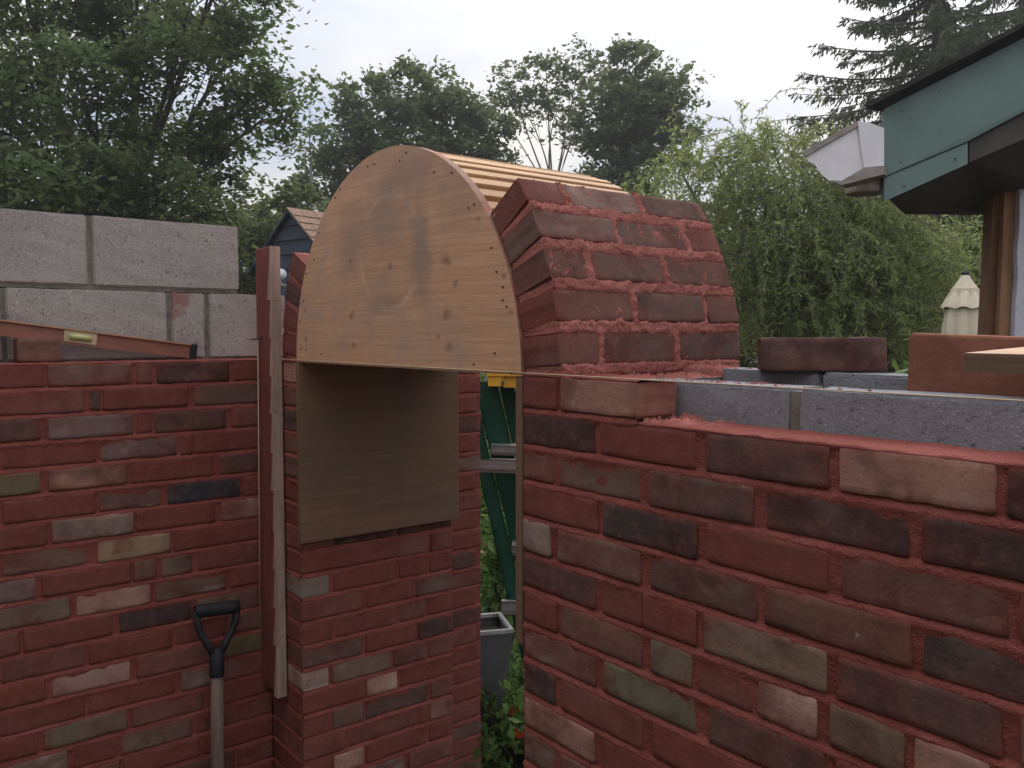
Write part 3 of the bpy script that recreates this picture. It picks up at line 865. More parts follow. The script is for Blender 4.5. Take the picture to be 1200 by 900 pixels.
# nails round the rim of the end panel
nm = MB(); nm.tube([(0, -0.0055, 0), (0, -0.003, 0)], 0.0024, 7)
nme = mesh('nail', nm.v, nm.f); nme.materials.append(M['nail'])
for i in range(20):
    a = math.radians(4 + 172 * i / 19 + random.uniform(-5, 5)); r = RF - random.uniform(0.010, 0.036)
    link('nail', nme, None, form, Matrix.Translation((-W / 2 + r * math.cos(a), 0, ZT + r * math.sin(a))))
for (x, z) in ((-0.92, 0.03), (-0.08, 0.035), (-0.15, 0.012), (-0.83, 0.02), (-0.055, 0.16), (-0.075, 0.19)):
    link('nail', nme, None, form, Matrix.Translation((x, 0, ZT + z)))
# plywood cheeks carrying the form
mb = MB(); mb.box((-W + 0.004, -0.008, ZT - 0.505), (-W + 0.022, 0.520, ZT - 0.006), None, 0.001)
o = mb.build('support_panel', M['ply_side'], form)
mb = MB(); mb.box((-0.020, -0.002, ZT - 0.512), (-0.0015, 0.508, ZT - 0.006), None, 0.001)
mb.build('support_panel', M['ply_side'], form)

# ------------------------------------------------------------------ story pole in the corner
pole = empty('timber_pole', (-1.13, -0.02, ZT - 0.97), 'tall mortar-stained timber with toothed pale edge standing in the corner', 'timber')
PX0, PX1 = -1.199, -1.080
mb = MB(); mb.box((PX0, -0.030, ZT - 0.965), (PX1 - 0.004, -0.004, ZT + 0.318), None, 0.002)
mb.build('board', M['pole_red'], pole)
# pale toothed strip along its edge: thin tapered shims one above the other
z = ZT + 0.318; i = 0
hs = [0.150, 0.105, 0.108, 0.105, 0.112, 0.108, 0.115, 0.110, 0.112, 0.110, 0.150]
sh = sum(hs); hs = [h * 1.30 / sh for h in hs]
for h in hs:
    z0 = z - h + 0.0008
    wt, wb = 0.0045 + random.uniform(-.001, .003), 0.021 + random.uniform(-.006, .005)
    mb = MB()
    zs_ = np.linspace(z, z0, 6)
    front = [(PX1 - (wt + (wb - wt) * q) + (0.0025 * vnoise(q * 9, i, 5) if 0 < q < 1 else 0), zz_) for q, zz_ in zip(np.linspace(0, 1, 6), zs_)]
    poly = [(x, -0.0335, zz_) for x, zz_ in front] + [(PX1, -0.0335, z0), (PX1, -0.0335, z)]
    mb.prism(poly, (0, 0.003, 0))
    mb.box((PX1 - 0.0035, -0.0303, z0), (PX1, -0.005, z - 0.0008))
    mb.build('shim', M['pole_wood'], pole)
    z = z0; i += 1

def line(name, a, b, r, label, mat='string', sag=0.0, n=2, extra=None):
    mb = MB(); pts = [Vector(a).lerp(Vector(b), t) - Vector((0, 0, sag * 4 * t * (1 - t))) for t in np.linspace(0, 1, n)]
    if extra: pts = extra
    mb.tube(pts, r, 6)
    return tag(mb.build(name, M[mat], None, True), label, 'string')
line('mason_line', (-1.078, -0.006, ZT + 0.0015), (1.76, -0.006, ZT + 0.0015), 0.0011, 'pale string stretched level across the doorway and the right wall top', n=24, sag=0.001)
line('plumb_string', (-1.165, -0.040, ZT + 0.055), (-1.178, -0.043, ZT - 0.83), 0.0013, 'thin upright string hanging down the face of the stained timber')
mb = MB(); mb.tube([(-1.198, -0.046, ZT + 0.056), (-1.145, -0.038, ZT + 0.060)], 0.0022, 7)
mb.tube([(-1.146, -0.0385, ZT + 0.060), (-1.143, -0.038, ZT + 0.0602)], 0.0045, 8)
tag(mb.build('nail', M['nail']), 'nail through the stained timber that the upright string hangs from', 'nail')

# ------------------------------------------------------------------ spirit level, loose bricks
lb0, lb1 = Vector((-1.262, -0.98, ZT + 0.131)), Vector((-1.262, -0.185, ZT + 0.021))
ld = (lb1 - lb0).normalized(); lu = Vector((1, 0, 0)).cross(ld).normalized()
if lu.z < 0: lu = -lu
LM = Matrix(((ld.x, 1, lu.x, lb0.x), (ld.y, 0, lu.y, lb0.y), (ld.z, 0, lu.z, lb0.z), (0, 0, 0, 1)))
LL = (lb1 - lb0).length
level = empty('spirit_level', lb0, 'brown-red spirit level tilted against the grey blocks on the left wall', 'spirit level')
mb = MB()                       # I-section body
mb.box((0, -0.004, -0.017), (LL - 0.018, 0.004, 0.017), LM); mb.box((0, -0.011, -0.0205), (LL - 0.018, 0.011, -0.0165), LM)
mb.build('body', M['level'], level)
mb = MB(); mb.box((0, -0.0112, 0.0165), (LL - 0.018, 0.0112, 0.0205), LM); mb.build('top_edge', M['level_top'], level)
mb = MB(); mb.box((LL - 0.018, -0.0125, -0.0215), (LL, 0.0125, 0.0215), LM, 0.002); mb.build('end_cap', M['black_plastic'], level)
vc = (Vector((-1.262, -0.487, 0)) - Vector((lb0.x, lb0.y, 0))).length / math.hypot(ld.x, ld.y)
mb = MB(); mb.box((vc - 0.040, 0.004, -0.0155), (vc + 0.040, 0.0085, 0.0155), LM, 0.001)
vf = mb.build('vial_frame', M['vial_frame'], level)
mb = MB(); mb.tube([LM @ Vector((vc - 0.026, 0.009, 0)), LM @ Vector((vc + 0.026, 0.009, 0))], 0.0085, 10); mb.build('vial', M['vial'], vf, True)
def loose(name, tone, m, lx, lz, dp, label):
    o = link(name, brick_mesh(lx, lz, dp, tone, random.random() * 90, 1.4), None, None, m)
    return tag(o, label, 'brick', 'loose bricks lying on the wall tops')
loose('loose_brick', 'm', Matrix.Translation((-1.228, -0.588, ZT + 0.0305)) @ ROT_L, 0.098, 0.058, 0.06, 'reddish half brick propping the spirit level on the left wall')
o = loose('loose_brick', 'B', Matrix.Translation((0.408, 0.330, ZBR + 0.0305)) @ Matrix.Rotation(math.radians(40), 4, 'Z') @ Matrix.Rotation(math.radians(-.6), 4, 'Y'), 0.205, 0.058, 0.092,
      'dark brown whole brick lying across the rear blocks right of the arch')

# ------------------------------------------------------------------ terracotta slab and plywood offcut on the right
mb = MB()
prof = []
x0, x1, zb, zt = 0.600, 1.42, ZT - 0.18, ZT + 0.0735
for a in np.linspace(180, 90, 6): prof.append((x0 + 0.008 + 0.008 * math.cos(math.radians(a)), zt - 0.008 + 0.008 * math.sin(math.radians(a))))
for t in np.linspace(0.05, 1, 14): prof.append((x0 + t * (x1 - x0), zt - 0.030 * t - 0.004 * t * t + 0.0012 * vnoise(t * 30, 0, 3)))
prof += [(x1, zb), (x0 - 0.004, zb)]
mb.prism([(x, 0.245, z_) for x, z_ in prof], (0, 0.030, 0))
o = tag(mb.build('terracotta_slab', M['terracotta']), 'flat terracotta slab standing on edge in the cavity behind the right blocks', 'clay slab')
bv = o.modifiers.new('b', 'BEVEL'); bv.width = 0.004; bv.segments = 2; bv.limit_method = 'ANGLE'
off = empty('plywood_offcut', (0.9, 0.2, ZT + 0.03), 'thick plywood offcut jutting in from the right above the blocks', 'plywood')
zo = ZT + 0.0255
poly = [(0.738, 0.116, zo - 0.001), (1.45, 0.060, zo - 0.005), (1.45, 0.238, zo + 0.0105), (0.80, 0.238, zo + 0.0105)]
mb = MB(); mb.prism(poly, (0, 0, 0.0235)); o = mb.build('sheet', M['offcut_edge'], off)
o.data.materials.append(M['offcut'])
for p in o.data.polygons:
    if p.normal.z > 0.8: p.material_index = 1
mb = MB(); mb.box((0.98, 0.108, ZB + 0.001), (1.06, 0.19, zo - 0.003), None, 0.002); mb.build('batten', M['offcut_edge'], off)

# ------------------------------------------------------------------ shovel leaning in the corner
sh_top, sh_bot = Vector((-1.150, -0.178, ZT - 0.688)), Vector((-1.03, -0.235, 0.02))
ax = (sh_bot - sh_top).normalized()
side = Vector((0, 1, 0)) - ax * ax.y; side.normalize(); nrm = side.cross(ax)
shovel = empty('shovel', sh_bot, 'shovel with black D-shaped handle and wooden shaft leaning on the left wall', 'shovel')
def SP(a, s, n=0.0): return sh_top + ax * a + side * s + nrm * n
mb = MB()
mb.tube([SP(0.012, -0.062), SP(0.012, -0.05), SP(0.012, 0.05), SP(0.012, 0.062)], [0.0165, 0.019, 0.019, 0.0165], 12)
for s in (-1, 1):
    mb.tube([SP(0.012, s * 0.056), SP(0.045, s * 0.054), SP(0.075, s * 0.045), SP(0.105, s * 0.026), SP(0.130, s * 0.011)], [0.0125, 0.0105, 0.0095, 0.0105, 0.012], 8)
mb.build('grip', M['black_plastic'], shovel, True)
mb = MB(); mb.tube([SP(0.118, 0), SP(0.135, 0), SP(0.195, 0), SP(0.198, 0)], [0.012, 0.0205, 0.0205, 0.018], 12)
mb.build('socket', M['black_plastic'], shovel, True)
mb = MB(); mb.tube([SP(0.197, 0), SP(0.45, 0, -0.002), SP(0.62, 0, -0.002)], [0.0175, 0.0185, 0.0185], 12); mb.build('shaft', M['shaft'], shovel, True)
mb = MB()
bl = [SP(0.56, -0.02), SP(0.60, -0.085), SP(0.80, -0.085), SP(0.852, 0.0), SP(0.80, 0.085), SP(0.60, 0.085), SP(0.56, 0.02)]
mb.prism([p + nrm * 0.018 for p in bl], nrm * 0.003); mb.build('blade', M['steel'], shovel)

# ------------------------------------------------------------------ stepladder folded up behind the doorway
LX = 0.52                       # the ladder stands clear of the rear pier
top = at(584, 437, 2.92 + LX)
lad = empty('stepladder', (top.x, top.y, 0), 'folded green stepladder with yellow top cap seen through the doorway', 'stepladder')
rake = (RIGHT * 0.225 + Vector((0, 0, -1)) + VIEW * 0.04).normalized()
def rail(px, py, dp, wpx, th):
    """a channel-section rail passing (px, py), from under the cap to the ground"""
    dp += LX; p = at(px, py, dp); up_ = (top.z - 0.035 - p.z) / rake.z; p0 = p + rake * up_
    L_ = (0.008 - p0.z) / rake.z; w_ = wpx / FPX * dp
    mb = MB()
    mb.prism([p0 - RIGHT * w_ / 2, p0 + RIGHT * w_ / 2, p0 + RIGHT * w_ / 2 + VIEW * 0.006, p0 - RIGHT * w_ / 2 + VIEW * 0.006], rake * L_)
    for s_ in (-1, 1):
        q = p0 + RIGHT * (s_ * (w_ / 2 - 0.003))
        mb.prism([q - RIGHT * 0.003, q + RIGHT * 0.003, q + RIGHT * 0.003 + VIEW * th, q - RIGHT * 0.003 + VIEW * th], rake * L_)
    return mb.build('rail', M['ladder_green'], lad)
rail(574, 470, 2.95, 27, 0.03); rail(600, 480, 3.02, 17, 0.03); rail(580, 600, 2.86, 17, 0.025); rail(700, 600, 2.80, 17, 0.025); rail(705, 520, 2.90, 25, 0.03)
mb = MB(); c0 = at(620, 437, 2.84 + LX)
for (a0_, a1_, z0_, z1_, b0_, b1_) in ((-0.165, 0.165, -0.012, 0.004, -0.006, 0.20), (-0.160, -0.105, -0.052, -0.012, 0.0, 0.19), (-0.100, 0.155, -0.058, -0.012, 0.012, 0.19)):
    mb.prism([c0 + RIGHT * x + VIEW * y + Vector((0, 0, z0_)) for x, y in ((a0_, b0_), (a1_, b0_), (a1_, b1_), (a0_, b1_))], (0, 0, z1_ - z0_))
mb.build('top_cap', M['ladder_yellow'], lad)
mb = MB(); q = at(589, 449, 2.84 + LX); mb.tube([q - VIEW * 0.004, q + VIEW * 0.02], 0.007, 10); mb.build('bolt', M['steel'], lad)
def tread(px, py, dp, wpx, deep, lip):
    dp += LX; mb = MB(); p = at(px, py, dp); w_ = wpx / FPX * dp
    ax_ = (RIGHT * 0.985 - VIEW * 0.17)
    mb.prism([p, p + ax_ * w_, p + ax_ * w_ + VIEW * deep, p + VIEW * deep], (0, 0, -0.005))
    mb.prism([p, p + ax_ * w_, p + ax_ * w_ + VIEW * 0.005, p + VIEW * 0.005], (0, 0, -lip))
    mb.prism([p - Vector((0, 0, lip * .55)) - VIEW * .006, p + ax_ * w_ - Vector((0, 0, lip * .55)) - VIEW * .006, p + ax_ * w_ - Vector((0, 0, lip * .55)), p - Vector((0, 0, lip * .55))], (0, 0, -lip * .2))
    mb.build('step', M['aluminium'], lad)
tread(575, 522, 2.90, 130, 0.09, 0.038); tread(561, 538, 2.84, 140, 0.03, 0.052); tread(600, 640, 2.90, 125, 0.09, 0.038); tread(588, 705, 2.84, 130, 0.03, 0.05); tread(627, 760, 2.90, 120, 0.09, 0.038)

# tapered planter beyond the doorway
pc = at(564, 885, 3.32); pc.z = 0
pl = empty('tapered_planter', pc, 'tall grey tapered planter with pale rim beyond the doorway', 'planter')
ang = YAW + 0.25; ux, uy = Vector((math.cos(ang), math.sin(ang), 0)), Vector((-math.sin(ang), math.cos(ang), 0))
def sq(h, z_): return [pc + ux * (a * h) + uy * (b * h) + Vector((0, 0, z_)) for a, b in ((-1, -1), (1, -1), (1, 1), (-1, 1))]
mb = MB(); HP = 0.50; b0, b1 = sq(0.055, 0.0), sq(0.100, HP); i0 = sq(0.080, HP - 0.03)
mb.add(b0 + b1, [(0, 1, 5, 4), (1, 2, 6, 5), (2, 3, 7, 6), (3, 0, 4, 7), (3, 2, 1, 0)]); mb.build('body', M['planter'], pl)
mb = MB(); o_, i_ = sq(0.103, HP), sq(0.090, HP)
mb.add(o_ + i_ + [p + Vector((0, 0, 0.014)) for p in o_] + [p + Vector((0, 0, 0.014)) for p in i_],
       [(8, 9, 13, 12), (9, 10, 14, 13), (10, 11, 15, 14), (11, 8, 12, 15), (0, 1, 9, 8), (1, 2, 10, 9), (2, 3, 11, 10), (3, 0, 8, 11), (5, 4, 12, 13), (6, 5, 13, 14), (7, 6, 14, 15), (4, 7, 15, 12), (1, 0, 4, 5), (2, 1, 5, 6), (3, 2, 6, 7), (0, 3, 7, 4)])
mb.build('rim', M['rim'], pl)
mb = MB(); mb.add(i0, [(0, 1, 2, 3)]); mb.build('soil', M['edging'], pl)

# brick garden path and timber edging beyond the doorway
mb = MB(); pp = [at(540, 800, 5.4), at(640, 800, 5.0), at(660, 800, 7.6), at(520, 800, 8.2)]
for p in pp: p.z = 0.004
mb.add(pp, [(0, 1, 2, 3)]); path = tag(mb.build('garden_path', M['path']), kind='structure')
e0, e1 = at(592, 880, 3.45), at(640, 905, 3.15)
e0.z = e1.z = 0; d_ = (e1 - e0).normalized(); n_ = Vector((-d_.y, d_.x, 0))
mb = MB(); mb.prism([e0 - d_ * 0.3 - n_ * 0.02, e1 + d_ * 0.3 - n_ * 0.02, e1 + d_ * 0.3 + n_ * 0.02, e0 - d_ * 0.3 + n_ * 0.02], (0, 0, 0.06))
tag(mb.build('timber_edging', M['edging']), 'dark timber edging board on the ground beyond the doorway', 'edging')

# ------------------------------------------------------------------ house eave on the right
HD = 3.0
base_h = at(1190, 392, HD + 0.35); base_h.z = 0
house = empty('house', base_h, 'house corner with green fascia, battered white gutter and bare brown timbers', 'house')
def HP_(px, py, dz=0.0):
    # fascia plane comes slightly nearer to the right
    return at(px, py, HD - 0.0007 * (px - 1036) + dz)
back = VIEW * 1.0
def hp(name, poly, th, mat, dz=0.0, parent=house):
    mb = MB(); mb.prism([HP_(x, y, dz) for x, y in poly], VIEW * th); return mb.build(name, M[mat], parent)
hp('fascia_board', [(1036, 119), (1330, -28), (1330, 62), (1133, 166), (1036, 207)], 0.02, 'fascia')
hp('fascia_board', [(1036, 208.2), (1134, 167.2), (1134, 192), (1036, 236)], 0.02, 'fascia', 0.004)
hp('backing_board', [(1040, 124), (1330, -22), (1330, 98), (1140, 180), (1040, 228)], 0.02, 'soffit', 0.026)
EAVE = (RIGHT * 0.86 + VIEW * 0.51)
mb = MB(); mb.prism([HP_(1014, 121, -0.05), HP_(1330, -41, -0.05), HP_(1330, -35, -0.05), HP_(1014, 127, -0.05)], EAVE * 1.3)
mb.build('roof', M['roof_edge'], house)
# soffit sloping back to the wall head
sf = [HP_(1040, 232, 0.03), HP_(1134, 189, 0.03), HP_(1330, 98, 0.03), at(1330, 252, HD + 0.62), at(1172, 252, HD + 0.62), at(1060, 251, HD + 0.62)]
mb = MB(); u3 = Vector((0, 0, 0.02))
mb.add([p for p in sf] + [p + u3 for p in sf], [(0, 1, 4, 5), (1, 2, 3, 4), (6, 11, 10, 7), (7, 10, 9, 8), (5, 4, 10, 11), (4, 3, 9, 10), (0, 5, 11, 6), (0, 6, 7, 1), (1, 7, 8, 2), (2, 8, 9, 3)])
mb.build('soffit', M['soffit'], house)
hp('rafter', [(1136, 166), (1330, 64), (1330, 108), (1136, 190)], 0.04, 'soffit', 0.012)
nl = MB()
for (nx_, ny_) in ((1056, 130), (1056, 190), (1101, 107), (1102, 154), (1060, 218), (1120, 186), (1160, 82), (1190, 108)):
    q_ = HP_(nx_, ny_, -0.003); nl.tube([q_, q_ + VIEW * 0.004], 0.0035, 7)
tag(nl.build('nail_heads', M['nail'], house), kind='stuff')
# wall with stucco broken off at the corner, bare corner timbers
def upright(name, pl_, pr_, ptop, d0, th, mat, lean=0.0, jag=0.0):
    a, b = at(pl_, 392, d0), at(pr_, 392, d0); zt_ = at(pl_, ptop, d0).z
    mb = MB(); n = 26
    L_, R_ = [], []
    for i in range(n + 1):
        t = i / n; z_ = t * zt_
        o_ = RIGHT * (lean * (t - 0.85))
        jj = RIGHT * (jag * (vnoise(z_ * 9, 0, 3) + 0.6 * vnoise(z_ * 26, 1, 3)))
        L_.append(Vector((a.x, a.y, z_)) + o_ + jj); R_.append(Vector((b.x, b.y, z_)) + o_)
    mb.prism(L_ + R_[::-1], VIEW * th); return mb.build(name, M[mat], house)
upright('wall', 1190, 1420, 120, HD + 0.30, 0.12, 'stucco', 0, 0.012)
upright('wall_sheathing', 1176, 1420, 130, HD + 0.425, 0.05, 'house_wrap')
upright('corner_timber', 1172, 1184, 140, HD + 0.33, 0.05, 'trim_lite', 0.02)
upright('corner_timber', 1158, 1171, 150, HD + 0.36, 0.06, 'trim', 0.055)
# box gutter, kinked, with its outlet
GE = (RIGHT * 0.55 + VIEW * 0.83) * 0.10
mb = MB(); mb.prism([at(x, y, HD - 0.02) for x, y in ((943, 180), (947, 189), (955, 193), (962, 204), (972, 212), (985, 216), (1012, 198), (1006, 144))], (RIGHT * 0.55 + VIEW * 0.83) * 0.006)
gut = mb.build('gutter', M['gutter'], house)
mb = MB(); mb.prism([at(x, y, HD - 0.03) for x, y in ((1005, 142), (1020, 144), (1036, 150), (1036, 194), (1013, 197), (1009, 172))], VIEW * 0.008)
mb.build('end_flange', M['gutter'], gut)
mb = MB(); mb.prism([at(x, y, HD - 0.030) for x, y in ((941, 177), (1004, 142), (1005, 148), (944, 183))], GE * 0.3)
mb.build('gutter_lip', M['gutter_rust'], gut)
mb = MB(); mb.prism([at(x, y, HD - 0.036) for x, y in ((972, 211), (986, 217), (1036, 204), (1036, 194), (1013, 196), (986, 212))], GE * 0.8)
mb.build('gutter_trough', M['gutter_rust'], gut)
oc = at(1014, 212, HD + 0.09)
mb = MB(); mb.tube([oc + Vector((0, 0, 0.04)), oc + Vector((0, 0, -0.045)), oc + Vector((0, 0, -0.048))], [0.070, 0.066, 0.060], 20); mb.build('outlet', M['gutter_rust'], gut, False)

# ------------------------------------------------------------------ closed patio umbrella
UD = 6.8
ub = at(1129, 392, UD); utop = at(1130.5, 322, UD).z
um = empty('patio_umbrella', (ub.x, ub.y, 0), 'closed beige patio umbrella standing in front of the shrubs', 'umbrella')
def folded(name, zlist, rlist, lobes, amp, mat, seed):
    vs, fs = [], []; n = 64
    for i, (z_, r) in enumerate(zip(zlist, rlist)):
        for k in range(n):
            a = 2 * math.pi * k / n
            rr = r * (1 + amp * min(1, i / 3) * (abs(math.sin(a * lobes / 2 + 0.4 * math.sin(i * .7 + seed))) * 2 - 1.1) + 0.05 * vnoise(a * 2, i * 0.6, seed))
            dz = -0.02 * amp * 4 * math.cos(a * lobes) * (1 if i == len(zlist) - 1 else 0)
            vs.append((ub.x + rr * math.cos(a), ub.y + rr * math.sin(a), z_ + dz))
    for i in range(len(zlist) - 1):
        for k in range(n):
            k2 = (k + 1) % n; fs.append((i * n + k, (i + 1) * n + k, (i + 1) * n + k2, i * n + k2))
    me = mesh(name, vs, fs, True); return link(name, me, M[mat], um)
folded('canopy', [utop - d for d in (0.11, 0.25, 0.40, 0.60, 0.85, 1.10, 1.32)], [0.10, 0.125, 0.140, 0.147, 0.140, 0.125, 0.105], 8, 0.17, 'canvas', 1)
folded('valance', [utop + 0.0 - d for d in (0.0, 0.04, 0.10, 0.17, 0.235, 0.262)], [0.026, 0.045, 0.082, 0.117, 0.148, 0.158], 8, 0.10, 'canvas', 4)
mb = MB(); mb.tube([(ub.x, ub.y, utop - 0.005), (ub.x, ub.y, utop + 0.014), (ub.x, ub.y, utop + 0.022), (ub.x, ub.y, utop + 0.036)], [0.030, 0.030, 0.018, 0.008], 12)
mb.build('finial', M['black_plastic'], um, True)
mb = MB(); mb.tube([(ub.x, ub.y, 0.03), (ub.x, ub.y, utop)], 0.02, 10); mb.build('pole', M['trim'], um, True)
mb = MB(); mb.tube([(ub.x, ub.y, 0), (ub.x, ub.y, 0.05), (ub.x, ub.y, 0.07)], [0.24, 0.24, 0.05], 20); mb.build('base', M['steel'], um)

# ------------------------------------------------------------------ navy shed
SD = 9.0
sx0, sx1, sap = at(313, 300, SD), at(372, 300, SD), at(343, 246, SD)
eave_z = at(313, 296, SD).z; apex_z = sap.z
sdir = (VIEW * 0.80 + RIGHT * 0.60).normalized()
wdir = Vector((sdir.y, -sdir.x, 0))
apex = Vector((sap.x, sap.y, 0)); HWS = 0.62
shed = empty('garden_shed', apex + sdir * 0.8, 'navy blue gabled shed with brown shingle roof behind the form', 'shed')
eave_z = apex_z - 0.56
mb = MB(); g0 = [apex - wdir * HWS, apex + wdir * HWS]
mb.prism([g0[0], g0[1], g0[1] + Vector((0, 0, eave_z)), apex + Vector((0, 0, apex_z - 0.03)), g0[0] + Vector((0, 0, eave_z))], sdir * 1.6)
mb.build('wall', M['siding'], shed)
# lapped boards on the gable
zc = 0.05
while zc < apex_z - 0.08:
    z1 = min(zc + 0.148, apex_z - 0.05)
    def hw(z_): return HWS if z_ <= eave_z else HWS * (apex_z - 0.03 - z_) / (apex_z - 0.03 - eave_z)
    mb = MB(); a, b = hw(zc), hw(z1)
    lo = [apex - wdir * a + Vector((0, 0, zc)) - sdir * 0.022, apex + wdir * a + Vector((0, 0, zc)) - sdir * 0.022]
    hi = [apex + wdir * b + Vector((0, 0, z1)) - sdir * 0.004, apex - wdir * b + Vector((0, 0, z1)) - sdir * 0.004]
    mb.prism(lo + hi, sdir * 0.003); mb.build('siding_board', M['siding'], shed); zc += 0.15
# roof slopes with courses of shingles, each a slab lapping the one below
for s in (-1, 1):
    dn = (wdir * (s * HWS) + Vector((0, 0, eave_z - apex_z))).normalized()
    up_ = sdir.cross(dn) * (1 if s < 0 else -1)
    if up_.z < 0: up_ = -up_
    o0 = apex + Vector((0, 0, apex_z)) - sdir * 0.07
    mb = MB(); mb.prism([o0, o0 + dn * 0.95, o0 + dn * 0.95 + sdir * 1.74, o0 + sdir * 1.74], -up_ * 0.02)
    rf = mb.build('roof', M['siding'], shed)
    n = 8
    for i in range(n):
        a = 0.95 * i / n; q = 0
        y_ = -0.01 - random.random() * 0.08
        while y_ < 1.74:
            wS = random.uniform(0.15, 0.26); y2 = min(y_ + wS, 1.75)
            if s > 0:
                mb = MB(); mb.prism([o0 + dn * (a - 0.02) + sdir * max(y_, -0.01) + up_ * 0.003, o0 + dn * (a + 0.118) + sdir * max(y_, -0.01) + up_ * 0.012, o0 + dn * (a + 0.118) + sdir * (y2 - 0.006) + up_ * 0.012, o0 + dn * (a - 0.02) + sdir * (y2 - 0.006) + up_ * 0.003], up_ * random.uniform(.006, .010))
                mb.build('shingle', M['shingle'], rf)
            y_ = y2
lc = at(327, 326, SD - 0.55)
lamp = empty('flood_lamp', lc, 'small white flood lamp mounted on the navy shed', 'lamp')
mb = MB(); mb.tube([lc, lc - VIEW * 0.05 - RIGHT * 0.02, lc - VIEW * 0.11 - RIGHT * 0.055 + Vector((0, 0, -0.01))], [0.03, 0.05, 0.062], 14); mb.build('head', M['lamp_white'], lamp, True)
mb = MB(); mb.tube([lc + VIEW * 0.6 + Vector((0, 0, -0.06)), lc + VIEW * 0.02 + Vector((0, 0, -0.06)), lc], [0.018, 0.018, 0.02], 8); mb.tube([lc + RIGHT * 0.03 + Vector((0, 0, 0.03)), lc - VIEW * 0.06 + RIGHT * 0.035 + Vector((0, 0, 0.035))], [0.045, 0.055], 12)
mb.build('bracket', M['lamp_white'], lamp, True)

# overhead wires
for (y0, y1, lab) in ((137, 187, 'upper overhead wire crossing the sky beside the big tree'), (147, 197, 'lower overhead wire crossing the sky beside the big tree')):
    a, b = at(150, y0, 24), at(420, y1, 31)
    line('overhead_wire', a, b, 0.011, lab, 'wire', 0.06, 14)['category'] = 'wire'

# ------------------------------------------------------------------ trees
def leaf_object(name, cen, size, mat, parent, rng, up=0.55, asp=0.62, droop=0.0, spread=0.35):
    """one quad-pair per leaf, folded a little along the midrib, turned every way"""
    n = len(cen)
    nr = rng.normal(size=(n, 3)); nr[:, 2] = np.abs(nr[:, 2]) * 0.8 + up
    nr /= np.linalg.norm(nr, axis=1)[:, None]
    d = rng.normal(size=(n, 3)); d[:, 2] -= droop
    d -= nr * (d * nr).sum(1)[:, None]; d /= np.linalg.norm(d, axis=1)[:, None]
    b = np.cross(nr, d)
    sz = size * (1 + spread * rng.normal(size=(n, 1))).clip(0.45, 1.8)
    v = np.empty((n, 4, 3), np.float32)
    v[:, 0] = cen - d * sz * 0.5
    v[:, 1] = cen + b * sz * asp * 0.5 - nr * sz * 0.12 + d * sz * 0.06
    v[:, 2] = cen + d * sz * 0.55 - nr * sz * 0.10
    v[:, 3] = cen - b * sz * asp * 0.5 - nr * sz * 0.12 + d * sz * 0.06
    return quads(name, v, mat, parent, rng)

def quads(name, v, mat, parent, rng):
    n = len(v)
    me = bpy.data.meshes.new(name)
    me.vertices.add(n * 4); me.vertices.foreach_set('co', v.astype(np.float32).ravel())
    tri = np.array([0, 1, 2, 0, 2, 3]); idx = (np.arange(n)[:, None] * 4 + tri).ravel().astype(np.int32)
    me.loops.add(n * 6); me.loops.foreach_set('vertex_index', idx)
    me.polygons.add(n * 2); me.polygons.foreach_set('loop_start', np.arange(n * 2, dtype=np.int32) * 3)
    try: me.polygons.foreach_set('loop_total', np.full(n * 2, 3, np.int32))
    except Exception: pass
    me.update(calc_edges=True)
    lv = me.attributes.new('lv', 'FLOAT', 'POINT')
    lv.data.foreach_set('value', np.repeat(rng.beta(1.6, 2.2, n), 4).astype(np.float32))
    return link(name, me, M[mat], parent)

def bez(a, b, c, n): return [(a * (1 - t) ** 2 + b * 2 * t * (1 - t) + c * t * t) for t in np.linspace(0, 1, n)]

